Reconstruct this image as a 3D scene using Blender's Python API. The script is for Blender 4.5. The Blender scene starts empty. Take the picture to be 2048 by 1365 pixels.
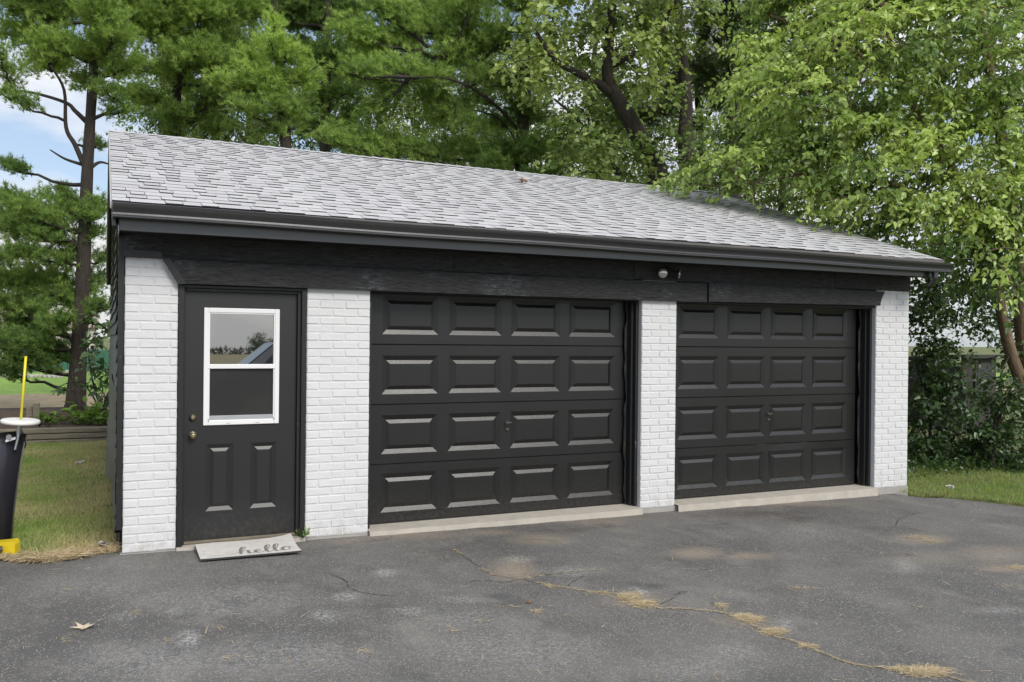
import bpy, bmesh, math, random
import numpy as np
from mathutils import Matrix, Vector
R_ = math.radians
random.seed(7); RNG = np.random.default_rng(7)
scene = bpy.context.scene
COL = scene.collection

# ------------------------------------------------------------------ camera
FPX, YAW, PIT, ROL = 1737.83, 0.4404, -0.0004, -0.0103
CAM = np.array([-0.1348, -7.2027, 1.6436])
_F = np.array([math.sin(YAW)*math.cos(PIT), math.cos(YAW)*math.cos(PIT), math.sin(PIT)])
_R = np.array([math.cos(YAW), -math.sin(YAW), 0.0]); _U = np.cross(_R, _F)
CR = _R*math.cos(ROL) - _U*math.sin(ROL); CU = _U*math.cos(ROL) + _R*math.sin(ROL); CF = _F
cd = bpy.data.cameras.new('camera'); co = bpy.data.objects.new('camera', cd); COL.objects.link(co)
cd.sensor_fit = 'HORIZONTAL'; cd.sensor_width = 36; cd.lens = 36*FPX/2048
cd.clip_start = 0.05; cd.clip_end = 3000
M4 = Matrix(((CR[0], CU[0], -CF[0], CAM[0]), (CR[1], CU[1], -CF[1], CAM[1]), (CR[2], CU[2], -CF[2], CAM[2]), (0, 0, 0, 1)))
co.matrix_world = M4
scene.camera = co
def at(px, py, d):
    """world point seen at photo pixel (px,py), d metres along the view axis"""
    return CAM + d*(CF + CR*(px-1024)/FPX - CU*(py-682.5)/FPX)

# ------------------------------------------------------------------ light
SUN_EL, SUN_AZ = 40.0, 167.0          # azimuth measured from +y towards +x
w = bpy.data.worlds.new('World'); scene.world = w; w.use_nodes = True
nt = w.node_tree; nt.nodes.clear()
def N(nt, t, **k):
    n = nt.nodes.new(t)
    for a, b in k.items(): setattr(n, a, b)
    return n
L = lambda nt, a, b: nt.links.new(a, b)
sky = N(nt, 'ShaderNodeTexSky', sky_type='NISHITA', sun_disc=False)
sky.sun_elevation = R_(SUN_EL); sky.sun_rotation = R_(SUN_AZ); sky.air_density = 1.0; sky.dust_density = 0.6; sky.ozone_density = 1.5
tc = N(nt, 'ShaderNodeTexCoord')
mp = N(nt, 'ShaderNodeMapping'); mp.inputs['Scale'].default_value = (1, 1, 2.4); mp.inputs['Location'].default_value = (.55, .2, .1)
L(nt, tc.outputs['Generated'], mp.inputs[0])
nz = N(nt, 'ShaderNodeTexNoise'); nz.inputs['Scale'].default_value = 3.1; nz.inputs['Detail'].default_value = 9; nz.inputs['Roughness'].default_value = 0.55
L(nt, mp.outputs[0], nz.inputs['Vector'])
cr = N(nt, 'ShaderNodeValToRGB'); cr.color_ramp.elements[0].position = 0.44; cr.color_ramp.elements[1].position = 0.60
L(nt, nz.outputs['Fac'], cr.inputs[0])
mx = N(nt, 'ShaderNodeMix', data_type='RGBA'); mx.inputs['B'].default_value = (11.0, 11.0, 11.0, 1)
L(nt, cr.outputs['Color'], mx.inputs['Factor'])
sx = N(nt, 'ShaderNodeSeparateXYZ'); L(nt, tc.outputs['Generated'], sx.inputs[0])
lum = N(nt, 'ShaderNodeMapRange'); lum.inputs['From Min'].default_value = 0; lum.inputs['From Max'].default_value = 1; lum.inputs['To Min'].default_value = .62; lum.inputs['To Max'].default_value = 1.45
L(nt, sx.outputs['Z'], lum.inputs['Value'])          # clouds brighter towards the zenith, as under any overcast sky
cl = N(nt, 'ShaderNodeVectorMath', operation='SCALE'); cl.inputs[0].default_value = (11.0, 11.0, 11.0); L(nt, lum.outputs[0], cl.inputs['Scale'])
L(nt, cl.outputs[0], mx.inputs['B'])
pale = N(nt, 'ShaderNodeMix', data_type='RGBA'); pale.inputs['Factor'].default_value = 0.35; pale.inputs['B'].default_value = (6.8, 8.2, 10.4, 1)
L(nt, sky.outputs[0], pale.inputs['A']); L(nt, pale.outputs['Result'], mx.inputs['A'])
bg = N(nt, 'ShaderNodeBackground'); bg.inputs['Strength'].default_value = 0.066
wo = N(nt, 'ShaderNodeOutputWorld'); L(nt, mx.outputs['Result'], bg.inputs[0]); L(nt, bg.outputs[0], wo.inputs[0])

sd = bpy.data.lights.new('sun', 'SUN'); so = bpy.data.objects.new('sun', sd); COL.objects.link(so)
sd.energy = 1.5; sd.angle = R_(24); sd.color = (1.0, 0.95, 0.87)
sv = Vector((math.sin(R_(SUN_AZ))*math.cos(R_(SUN_EL)), math.cos(R_(SUN_AZ))*math.cos(R_(SUN_EL)), math.sin(R_(SUN_EL))))
so.rotation_euler = sv.to_track_quat('Z', 'Y').to_euler()

vs = scene.view_settings; vs.view_transform = 'Standard'; vs.look = 'None'; vs.exposure = 0.80; vs.gamma = 1
scene.render.engine = 'CYCLES'
scene.cycles.max_bounces = 6; scene.cycles.diffuse_bounces = 3; scene.cycles.glossy_bounces = 3

# ------------------------------------------------------------------ materials
MATS = {}
def newmat(name):
    m = bpy.data.materials.new(name); m.use_nodes = True
    t = m.node_tree; b = t.nodes['Principled BSDF']; MATS[name] = m
    return m, t, b
def coords(t, kind='Object'):
    return N(t, 'ShaderNodeTexCoord').outputs[kind]
def noise(t, vec, scale, detail=4, rough=.5, stretch=None):
    if stretch is not None:
        mpn = N(t, 'ShaderNodeMapping'); mpn.inputs['Scale'].default_value = stretch
        L(t, vec, mpn.inputs[0]); vec = mpn.outputs[0]
    n = N(t, 'ShaderNodeTexNoise'); n.inputs['Scale'].default_value = scale; n.inputs['Detail'].default_value = detail
    n.inputs['Roughness'].default_value = rough; L(t, vec, n.inputs['Vector']); return n.outputs['Fac']
def ramp(t, fac, stops):
    r = N(t, 'ShaderNodeValToRGB'); e = r.color_ramp.elements
    while len(e) < len(stops): e.new(0.5)
    for el, (p, c) in zip(e, stops):
        el.position = p; el.color = (*c, 1) if not isinstance(c, (int, float)) else (c, c, c, 1)
    L(t, fac, r.inputs[0]); return r.outputs['Color']
def mixc(t, fac, a, b, mode='MIX'):
    m = N(t, 'ShaderNodeMix', data_type='RGBA', blend_type=mode)
    for s, v in (('Factor', fac), ('A', a), ('B', b)):
        if isinstance(v, (int, float)): m.inputs[s].default_value = v
        elif isinstance(v, tuple): m.inputs[s].default_value = (*v, 1)
        else: L(t, v, m.inputs[s])
    return m.outputs['Result']
def bump(t, b, h, strength=.3, dist=.01):
    n = N(t, 'ShaderNodeBump'); n.inputs['Strength'].default_value = strength; n.inputs['Distance'].default_value = dist
    L(t, h, n.inputs['Height']); L(t, n.outputs[0], b.inputs['Normal'])
def geo(t): return N(t, 'ShaderNodeNewGeometry').outputs['Position']
def simple(name, c, rough=.5, metal=0, spec=None, var=.12, scale=6, bmp=0):
    m, t, b = newmat(name); p = geo(t)
    n = noise(t, p, scale, 5, .6)
    L(t, mixc(t, n, tuple(x*(1-var) for x in c), tuple(min(1, x*(1+var)) for x in c)), b.inputs['Base Color'])
    b.inputs['Roughness'].default_value = rough; b.inputs['Metallic'].default_value = metal
    if spec is not None: b.inputs['Specular IOR Level'].default_value = spec
    if bmp: bump(t, b, noise(t, p, scale*12, 4), bmp, .004)
    return m

# white painted brick
m, t, b = newmat('painted_brick'); p = geo(t)
n1 = noise(t, p, 3.0, 5, .6); n2 = noise(t, p, 60, 4, .6)
c = mixc(t, n1, (.63, .63, .64), (.72, .72, .725)); c = mixc(t, ramp(t, noise(t, p, 26, 5, .7), [(.70, 0.), (.78, .5)]), c, (.52, .52, .52))
sz_ = N(t, 'ShaderNodeSeparateXYZ'); L(t, p, sz_.inputs[0]); mr_ = N(t, 'ShaderNodeMapRange'); mr_.inputs['From Min'].default_value = .30; mr_.inputs['From Max'].default_value = .0; L(t, sz_.outputs['Z'], mr_.inputs['Value'])
dm_ = N(t, 'ShaderNodeMath', operation='MULTIPLY'); L(t, mr_.outputs[0], dm_.inputs[0]); L(t, ramp(t, noise(t, p, 11, 7, .75), [(.45, 0.), (.70, .8)]), dm_.inputs[1]); c = mixc(t, dm_.outputs[0], c, (.40, .36, .31))   # splashed soil
c = mixc(t, ramp(t, noise(t, p, 55, 6, .8), [(.70, 0.), (.73, .8)]), c, (.34, .32, .31))
L(t, c, b.inputs['Base Color']); b.inputs['Roughness'].default_value = .55; bump(t, b, n2, .5, .005)
m, t, b = newmat('painted_mortar'); p = geo(t)
L(t, mixc(t, noise(t, p, 14, 4), (.60, .60, .60), (.74, .74, .74)), b.inputs['Base Color']); b.inputs['Roughness'].default_value = .8; bump(t, b, noise(t, p, 90, 3), .5, .004)
# black painted rough-sawn boards
m, t, b = newmat('black_board'); p = geo(t)
g = noise(t, p, 9, 8, .7, (1.2, 6, 16)); g2 = noise(t, p, 40, 6, .7, (.25, 1, 3))
c = mixc(t, ramp(t, mixc(t, .5, g, g2), [(.36, 0.), (.64, 1.)]), (.010, .010, .011), (.085, .085, .087)); b.inputs['Specular IOR Level'].default_value = .3; sc = ramp(t, noise(t, p, 7, 9, .78, (.6, 1, 3)), [(.56, 0.), (.70, 1.)])
c = mixc(t, mixc(t, .30, (0, 0, 0), sc), c, (.20, .22, .24))
for pt_, rr_ in (((.05, -.03, 2.325), .24), ((.40, -.05, 2.20), .13), ((3.15, -.05, 2.09), .28), ((1.9, -.05, 2.07), .22), ((4.95, -.05, 2.12), .10), ((5.6, -.05, 2.2), .16)):   # worn, chalky spots
    vd = N(t, 'ShaderNodeVectorMath', operation='DISTANCE'); vd.inputs[1].default_value = pt_; L(t, p, vd.inputs[0]); mr2 = N(t, 'ShaderNodeMapRange'); mr2.inputs['From Min'].default_value = rr_; mr2.inputs['From Max'].default_value = rr_*.2; L(t, vd.outputs['Value'], mr2.inputs['Value'])
    mm = N(t, 'ShaderNodeMath', operation='MULTIPLY'); L(t, mr2.outputs[0], mm.inputs[0]); L(t, ramp(t, noise(t, p, 22, 7, .75, (.6, 1, 2.2)), [(.48, 0.), (.64, .5)]), mm.inputs[1]); c = mixc(t, mm.outputs[0], c, (.28, .31, .34))
L(t, c, b.inputs['Base Color']); b.inputs['Roughness'].default_value = .55
bump(t, b, mixc(t, .5, g, g2), 1.0, .03)
# black jamb trim with chipped paint
m, t, b = newmat('black_trim'); p = geo(t)
ch = ramp(t, noise(t, p, 30, 6, .75, (1, 1, .35)), [(.67, 0.), (.70, 1.)])
L(t, mixc(t, ch, (.016, .016, .017), (.35, .35, .36)), b.inputs['Base Color']); b.inputs['Roughness'].default_value = .45
bump(t, b, noise(t, p, 30, 6, .7, (3, 3, .3)), .5, .006)
# embossed steel garage door
m, t, b = newmat('garage_door_paint'); p = geo(t)
g = noise(t, p, 30, 7, .75, (.45, 1, 5)); 
c = mixc(t, g, (.005, .005, .0050), (.017, .0168, .0160))
sz_ = N(t, 'ShaderNodeSeparateXYZ'); L(t, p, sz_.inputs[0]); mr_ = N(t, 'ShaderNodeMapRange'); mr_.inputs['From Min'].default_value = .34; mr_.inputs['From Max'].default_value = .02; L(t, sz_.outputs['Z'], mr_.inputs['Value'])
dm_ = N(t, 'ShaderNodeMath', operation='MULTIPLY'); L(t, mr_.outputs[0], dm_.inputs[0]); L(t, ramp(t, noise(t, p, 30, 8, .8), [(.45, 0.), (.75, .6)]), dm_.inputs[1]); c = mixc(t, dm_.outputs[0], c, (.10, .09, .075))   # splashed dust
spk = ramp(t, noise(t, p, 48, 4, .7), [(.745, 0.), (.765, .5)]); c = mixc(t, spk, c, (.16, .155, .15))
L(t, c, b.inputs['Base Color']); b.inputs['IOR'].default_value = 1.56
dirt = noise(t, p, 1.6, 6, .6)
L(t, ramp(t, dirt, [(.3, .28), (.7, .38)]), b.inputs['Roughness']); bump(t, b, g, .4, .003)
m, t, b = newmat('entry_door_paint'); p = geo(t)
c = mixc(t, noise(t, p, 2.5, 5), (.008, .0078, .0085), (.014, .0135, .014))
sz_ = N(t, 'ShaderNodeSeparateXYZ'); L(t, p, sz_.inputs[0]); mr_ = N(t, 'ShaderNodeMapRange'); mr_.inputs['From Min'].default_value = .34; mr_.inputs['From Max'].default_value = .02; L(t, sz_.outputs['Z'], mr_.inputs['Value'])
dm_ = N(t, 'ShaderNodeMath', operation='MULTIPLY'); L(t, mr_.outputs[0], dm_.inputs[0]); L(t, ramp(t, noise(t, p, 30, 8, .8), [(.45, 0.), (.75, .6)]), dm_.inputs[1]); c = mixc(t, dm_.outputs[0], c, (.10, .09, .075))   # splashed dust
spk = ramp(t, noise(t, p, 48, 4, .7), [(.745, 0.), (.765, .5)]); c = mixc(t, spk, c, (.16, .155, .15))
L(t, c, b.inputs['Base Color']); b.inputs['IOR'].default_value = 1.6; b.inputs['Roughness'].default_value = .42
# gutter aluminium
m, t, b = newmat('black_aluminium'); p = geo(t)
L(t, mixc(t, noise(t, p, 6, 6, .7, (.3, 1, 1)), (.022, .022, .024), (.040, .040, .043)), b.inputs['Base Color']); b.inputs['Roughness'].default_value = .30; b.inputs['IOR'].default_value = 1.75
bump(t, b, noise(t, p, 3, 3), .15, .02)
simple('eave_trim', (.13, .12, .115), .5)
simple('soffit_black', (.012, .012, .012), .6)
simple('light_edge_trim', (.42, .42, .42), .5)
# shingles
m, t, b = newmat('shingle'); p = geo(t)
at_ = N(t, 'ShaderNodeAttribute', attribute_name='tone'); oi = N(t, 'ShaderNodeObjectInfo')
ad = N(t, 'ShaderNodeMath', operation='ADD'); L(t, at_.outputs['Fac'], ad.inputs[0]); L(t, oi.outputs['Random'], ad.inputs[1])
fr = N(t, 'ShaderNodeMath', operation='FRACT'); L(t, ad.outputs[0], fr.inputs[0])
c = ramp(t, fr.outputs[0], [(0, (.48, .47, .477)), (.3, (.53, .52, .527)), (.75, (.56, .55, .555)), (1, (.60, .59, .595))])
gr = noise(t, p, 260, 3, .7); c = mixc(t, ramp(t, gr, [(.35, 0.), (.65, 1.)]), mixc(t, .25, c, (.12, .12, .13)), c)
c = mixc(t, ramp(t, noise(t, p, 1.1, 6, .6), [(.45, 0.), (.75, .35)]), c, (.40, .39, .40)); L(t, c, b.inputs['Base Color'])
b.inputs['Roughness'].default_value = .9; bump(t, b, gr, .5, .003)
simple('shingle_edge', (.038, .038, .04), .9)
# siding
m, t, b = newmat('siding_olive'); p = geo(t)
L(t, mixc(t, noise(t, p, 4, 6, .6), (.045, .045, .034), (.085, .083, .065)), b.inputs['Base Color']); b.inputs['Roughness'].default_value = .6
# asphalt
m, t, b = newmat('asphalt'); p = geo(t)
sep = N(t, 'ShaderNodeAttribute', attribute_name='stain'); sr = N(t, 'ShaderNodeSeparateColor'); L(t, sep.outputs['Color'], sr.inputs[0])
base = mixc(t, noise(t, p, .8, 6, .6), (.096, .091, .085), (.170, .160, .147))
big = noise(t, p, .42, 5, .55)
vor = N(t, 'ShaderNodeTexVoronoi'); vor.inputs['Scale'].default_value = 92; L(t, p, vor.inputs['Vector'])
vsel = N(t, 'ShaderNodeSeparateColor'); L(t, vor.outputs['Color'], vsel.inputs[0])
stone = ramp(t, vor.outputs['Distance'], [(.28, 1.), (.42, 0.)])
thr = mixc(t, ramp(t, noise(t, p, 1.3, 7, .65), [(.38, 0.), (.66, 1.)]), (.30, .30, .30), (.85, .85, .85))
thr = mixc(t, sr.outputs[1], thr, (1., 1., 1.))
thr = mixc(t, ramp(t, noise(t, p, .75, 9, .68), [(.42, 0.), (.62, .75)]), thr, (1., 1., 1.))
dens = N(t, 'ShaderNodeMath', operation='LESS_THAN'); L(t, vsel.outputs[0], dens.inputs[0]); L(t, thr, dens.inputs[1])
sm = N(t, 'ShaderNodeMath', operation='MULTIPLY'); L(t, stone, sm.inputs[0]); L(t, dens.outputs[0], sm.inputs[1])
stc = mixc(t, vsel.outputs[1], (.14, .136, .128), (.56, .53, .49))
c = mixc(t, sm.outputs[0], base, stc)
fine = noise(t, p, 210, 3, .6); c = mixc(t, ramp(t, fine, [(.3, .55), (.7, 0.)]), c, (.035, .035, .037))
worn = N(t, 'ShaderNodeMath', operation='MULTIPLY'); L(t, ramp(t, noise(t, p, 38, 8, .8), [(.46, 0.), (.56, .9)]), worn.inputs[0]); L(t, sr.outputs[1], worn.inputs[1])
c = mixc(t, worn.outputs[0], c, (.46, .45, .43))
dst = N(t, 'ShaderNodeMath', operation='MULTIPLY'); L(t, ramp(t, noise(t, p, 24, 9, .8), [(.32, .25), (.58, 1.)]), dst.inputs[0]); L(t, sr.outputs[0], dst.inputs[1])
c = mixc(t, dst.outputs[0], c, (.33, .265, .19))
dk = N(t, 'ShaderNodeMath', operation='MULTIPLY'); L(t, ramp(t, noise(t, p, 16, 8, .75), [(.34, .3), (.58, 1.)]), dk.inputs[0]); L(t, sr.outputs[2], dk.inputs[1])
c = mixc(t, dk.outputs[0], c, (.075, .055, .04))
pat = ramp(t, noise(t, p, .75, 9, .68), [(.44, 0.), (.60, .28)]); c = mixc(t, pat, c, (.22, .21, .195)); pt2 = ramp(t, noise(t, p, 2.6, 8, .7, (1, .55, 1)), [(.52, 0.), (.66, .30)]); c = mixc(t, pt2, c, (.30, .275, .24)); pt3 = ramp(t, noise(t, p, 1.7, 8, .7), [(.58, 0.), (.68, .5)]); c = mixc(t, pt3, c, (.055, .054, .055))
L(t, c, b.inputs['Base Color']); b.inputs['Roughness'].default_value = .85
bump(t, b, mixc(t, .5, fine, vor.outputs['Distance']), .7, .006)
simple('crack_fill', (.03, .03, .03), .95)
simple('concrete', (.46, .42, .36), .85, var=.25, scale=9, bmp=.4)
simple('foundation_concrete', (.36, .345, .32), .9, var=.25, scale=9, bmp=.4)
# ground
m, t, b = newmat('lawn'); p = geo(t)
c = ramp(t, noise(t, p, 1.6, 8, .65), [(.30, (.15, .125, .06)), (.48, (.20, .21, .07)), (.62, (.10, .16, .035)), (.8, (.30, .25, .13))])
c = mixc(t, ramp(t, noise(t, p, 60, 4, .7), [(.3, .6), (.7, 0.)]), c, (.045, .05, .02))
L(t, c, b.inputs['Base Color']); b.inputs['Roughness'].default_value = .95; bump(t, b, noise(t, p, 70, 5, .7), .8, .03)
m, t, b = newmat('straw'); p = geo(t)
L(t, ramp(t, noise(t, p, 3.5, 8, .7), [(.3, (.26, .19, .11)), (.6, (.44, .35, .22))]), b.inputs['Base Color']); b.inputs['Roughness'].default_value = .95; bump(t, b, noise(t, p, 30, 5, .7), .8, .04)
m, t, b = newmat('far_grass'); p = geo(t)
L(t, ramp(t, noise(t, p, 2.2, 8, .7), [(.3, (.17, .30, .04)), (.7, (.30, .45, .08))]), b.inputs['Base Color']); b.inputs['Roughness'].default_value = .95; bump(t, b, noise(t, p, 25, 5, .7), .8, .04)
m, t, b = newmat('field'); p = geo(t)
L(t, ramp(t, noise(t, p, .05, 8, .7), [(.3, (.16, .15, .06)), (.7, (.26, .22, .09))]), b.inputs['Base Color']); b.inputs['Roughness'].default_value = .95
m, t, b = newmat('soil'); p = geo(t)
L(t, ramp(t, noise(t, p, 9, 8, .7), [(.3, (.045, .028, .018)), (.7, (.15, .095, .06))]), b.inputs['Base Color']); b.inputs['Roughness'].default_value = .95; bump(t, b, noise(t, p, 30, 5, .7), 1, .05)
# foliage: colour from per-leaf tone attribute, translucent blades
def leafmat(name, dark, light, rough=.45, trans=.32, warm=(1.25, 1.15, .6), spec=.4):
    m, t, b = newmat(name)
    a = N(t, 'ShaderNodeAttribute', attribute_name='tone')
    c = mixc(t, a.outputs['Fac'], dark, light); L(t, c, b.inputs['Base Color']); b.inputs['Roughness'].default_value = rough
    b.inputs['Specular IOR Level'].default_value = spec
    tr = N(t, 'ShaderNodeBsdfTranslucent'); L(t, mixc(t, 1.0, c, warm, 'MULTIPLY'), tr.inputs['Color'])
    ms = N(t, 'ShaderNodeMixShader'); ms.inputs[0].default_value = trans
    o = t.nodes['Material Output']; L(t, b.outputs[0], ms.inputs[1]); L(t, tr.outputs[0], ms.inputs[2]); L(t, ms.outputs[0], o.inputs[0])
leafmat('pine_needles', (.065, .15, .04), (.44, .61, .16), .5, .42)
leafmat('red_pine_needles', (.035, .075, .025), (.11, .15, .045), .5, .28)
leafmat('maple_leaves', (.06, .13, .03), (.50, .61, .20), .42, .42, (1.12, 1.1, .6))
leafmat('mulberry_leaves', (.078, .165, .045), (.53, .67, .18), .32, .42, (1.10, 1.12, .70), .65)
leafmat('shrub_leaves', (.035, .08, .025), (.13, .22, .06), .32, .3, (1.2, 1.12, .6), .6)
leafmat('weed_leaves', (.10, .20, .035), (.26, .40, .08), .5, .35)
leafmat('grass_blades', (.58, .50, .29), (.23, .38, .07), .6, .3, spec=.2)
leafmat('dry_needles', (.32, .23, .12), (.66, .55, .36), .7, .1, spec=.2)
leafmat('far_leaves', (.02, .04, .018), (.06, .09, .03), .6, .2)
m, t, b = newmat('bark'); p = geo(t)
h = noise(t, p, 9, 8, .75, (3, 3, .5)); L(t, ramp(t, h, [(.3, (.020, .016, .013)), (.7, (.085, .068, .055))]), b.inputs['Base Color']); b.inputs['Roughness'].default_value = .95; bump(t, b, h, 1, .06)
m, t, b = newmat('tan_bark'); p = geo(t)
h = noise(t, p, 12, 7, .7, (3, 3, .5)); L(t, ramp(t, h, [(.3, (.11, .075, .045)), (.7, (.32, .23, .15))]), b.inputs['Base Color']); b.inputs['Roughness'].default_value = .9; bump(t, b, h, 1, .03)
m, t, b = newmat('weathered_timber'); p = geo(t)
h = noise(t, p, 8, 8, .75, (.5, 4, 6)); L(t, ramp(t, h, [(.25, (.10, .085, .06)), (.5, (.25, .215, .16)), (.8, (.40, .36, .28))]), b.inputs['Base Color']); b.inputs['Roughness'].default_value = .9; bump(t, b, h, 1, .02)
simple('white_vinyl', (.80, .80, .80), .35, var=.03)
simple('grey_sash', (.36, .37, .38), .4)
m, t, b = newmat('window_glass'); b.inputs['Base Color'].default_value = (.012, .012, .013, 1); b.inputs['Roughness'].default_value = .015; b.inputs['IOR'].default_value = 4.6
m, t, b = newmat('insect_screen'); b.inputs['Base Color'].default_value = (.036, .035, .035, 1); b.inputs['Roughness'].default_value = .10; b.inputs['IOR'].default_value = 1.7
simple('aged_brass', (.18, .16, .10), .35, .8, var=.3, scale=60)
simple('key_brass', (.55, .48, .28), .3, .9)
simple('galvanised', (.50, .50, .50), .35, .9)
simple('lamp_glass', (.55, .55, .53), .12, .6, var=.25, scale=60)
simple('mat_rubber', (.60, .57, .53), .85, var=.22, scale=16, bmp=.3)
simple('mat_edge', (.05, .05, .05), .9)
simple('mat_ink', (.20, .19, .175), .8, var=.4, scale=40)
m, t, b = newmat('plow_black'); p = geo(t); L(t, mixc(t, noise(t, p, 3, 6, .7), (.018, .018, .024), (.036, .036, .046)), b.inputs['Base Color']); b.inputs['Roughness'].default_value = .24
simple('worn_steel', (.10, .09, .08), .6, .5, var=.4, scale=14)
simple('plow_yellow', (.75, .56, .02), .45, var=.1)
simple('marker_yellow', (.80, .68, .03), .4, var=.05)
simple('white_plastic', (.78, .77, .73), .5, var=.06)
simple('sticker_white', (.7, .7, .7), .5); simple('sticker_grey', (.30, .30, .31), .5)
simple('rubber_black', (.012, .012, .012), .7)
simple('green_metal', (.04, .14, .09), .5); simple('stone_pale', (.50, .47, .43), .9, var=.3, scale=8)
simple('shed_dark', (.045, .04, .038), .7); simple('shed_pane', (.05, .055, .06), .15)
simple('dry_leaf_tan', (.55, .46, .33), .8, var=.3, scale=60); simple('dry_leaf_brown', (.22, .11, .045), .8, var=.3, scale=60)
simple('paper_litter', (.55, .54, .52), .8, var=.2, scale=50)
simple('car_silver', (.24, .24, .245), .35, .5); simple('car_glass', (.02, .02, .022), .05); simple('house_pale', (.55, .50, .46), .8); simple('roof_red', (.30, .22, .19), .8)

# ------------------------------------------------------------------ mesh helpers
def tag(o, label=None, cat=None, group=None, kind=None):
    if label: o['label'] = label
    if cat: o['category'] = cat
    if group: o['group'] = group
    if kind: o['kind'] = kind
    return o
def empty(name, loc=(0, 0, 0), parent=None):
    o = bpy.data.objects.new(name, None); COL.objects.link(o); o.location = loc; o.empty_display_size = .2
    if parent: o.parent = parent; o.matrix_parent_inverse = Matrix.Translation(-Vector(parent.location))
    return o
def link(name, me, mat=None, parent=None):
    if mat and not me.materials:
        for mm in ([mat] if isinstance(mat, str) else mat): me.materials.append(MATS[mm])
    o = bpy.data.objects.new(name, me); COL.objects.link(o)
    if parent: o.parent = parent; o.matrix_parent_inverse = Matrix.Translation(-Vector(world_loc(parent)))
    return o
def world_loc(o):
    v = Vector(o.location)
    return v
class MB:
    """collects faces for one mesh"""
    def __init__(s): s.v = []; s.f = []; s.m = []
    def face(s, pts, mi=0):
        i = len(s.v); s.v += [tuple(p) for p in pts]; s.f.append(tuple(range(i, i+len(pts)))); s.m.append(mi)
    def box(s, x0, x1, y0, y1, z0, z1, mi=0):
        i = len(s.v)
        s.v += [(x0, y0, z0), (x1, y0, z0), (x1, y1, z0), (x0, y1, z0), (x0, y0, z1), (x1, y0, z1), (x1, y1, z1), (x0, y1, z1)]
        for q in ((0, 3, 2, 1), (4, 5, 6, 7), (0, 1, 5, 4), (1, 2, 6, 5), (2, 3, 7, 6), (3, 0, 4, 7)):
            s.f.append(tuple(i+k for k in q)); s.m.append(mi)
    def prism(s, poly, axis, a, b, mi=0):
        """poly of 2-D points extruded along axis (0:x -> pts are (y,z); 1:y -> (x,z); 2:z -> (x,y))"""
        def P(u, v, w): return (w, u, v) if axis == 0 else ((u, w, v) if axis == 1 else (u, v, w))
        n = len(poly); i = len(s.v)
        s.v += [P(u, v, a) for u, v in poly] + [P(u, v, b) for u, v in poly]
        s.f.append(tuple(range(i, i+n))); s.m.append(mi); s.f.append(tuple(range(i+2*n-1, i+n-1, -1))); s.m.append(mi)
        for k in range(n):
            s.f.append((i+k, i+n+k, i+n+(k+1) % n, i+(k+1) % n)); s.m.append(mi)
    def tube(s, pts, rad, sides=7, mi=0, caps=True):
        pts = [np.asarray(p, float) for p in pts]; n = len(pts)
        if not hasattr(rad, '__len__'): rad = [rad]*n
        i0 = len(s.v); ref = np.array([0.31, .95, .07])
        for k, p in enumerate(pts):
            d = pts[min(k+1, n-1)] - pts[max(k-1, 0)]; d = d/(np.linalg.norm(d)+1e-9)
            a = np.cross(d, ref); 
            if np.linalg.norm(a) < .15: a = np.cross(d, np.array([1., 0, 0]))
            a /= np.linalg.norm(a); bb = np.cross(d, a)
            for j in range(sides):
                th = 2*math.pi*j/sides; s.v.append(tuple(p + rad[k]*(a*math.cos(th)+bb*math.sin(th))))
        for k in range(n-1):
            for j in range(sides):
                j2 = (j+1) % sides
                s.f.append((i0+k*sides+j, i0+k*sides+j2, i0+(k+1)*sides+j2, i0+(k+1)*sides+j)); s.m.append(mi)
        if caps:
            s.f.append(tuple(i0+j for j in range(sides))[::-1]); s.m.append(mi)
            s.f.append(tuple(i0+(n-1)*sides+j for j in range(sides))); s.m.append(mi)
    def lathe(s, prof, c, axis, sides=16, mi=0):
        """prof: (radius, along) pairs round axis through c"""
        ax = np.asarray(axis, float); ax /= np.linalg.norm(ax)
        a = np.cross(ax, [0, 0, 1.]); 
        if np.linalg.norm(a) < .1: a = np.cross(ax, [1., 0, 0])
        a /= np.linalg.norm(a); bb = np.cross(ax, a); c = np.asarray(c, float); i0 = len(s.v)
        for r, h in prof:
            for j in range(sides):
                th = 2*math.pi*j/sides; s.v.append(tuple(c+ax*h+r*(a*math.cos(th)+bb*math.sin(th))))
        for k in range(len(prof)-1):
            for j in range(sides):
                j2 = (j+1) % sides; s.f.append((i0+k*sides+j, i0+k*sides+j2, i0+(k+1)*sides+j2, i0+(k+1)*sides+j)); s.m.append(mi)
    def mesh(s, name='mesh', smooth=False, fix=True):
        me = bpy.data.meshes.new(name); me.from_pydata(s.v, [], s.f)
        if any(s.m): me.polygons.foreach_set('material_index', s.m)
        if fix:
            bm = bmesh.new(); bm.from_mesh(me); bmesh.ops.recalc_face_normals(bm, faces=bm.faces); bm.to_mesh(me); bm.free()
        if smooth: me.polygons.foreach_set('use_smooth', [True]*len(me.polygons))
        me.update(); return me
    def build(s, name, mat, parent=None, smooth=False, bevel=0, fix=True, weld=False):
        me = s.mesh(name, smooth, fix)
        if weld:
            bm = bmesh.new(); bm.from_mesh(me); bmesh.ops.remove_doubles(bm, verts=bm.verts, dist=.0005); bm.to_mesh(me); bm.free()
        o = link(name, me, mat, parent)
        if bevel:
            md = o.modifiers.new('bevel', 'BEVEL'); md.width = bevel; md.segments = 2; md.limit_method = 'ANGLE'; md.harden_normals = False
        return o
def boxo(name, mat, parent, x0, x1, y0, y1, z0, z1, bevel=0):
    b = MB(); b.box(x0, x1, y0, y1, z0, z1); return b.build(name, mat, parent, bevel=bevel)
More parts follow.
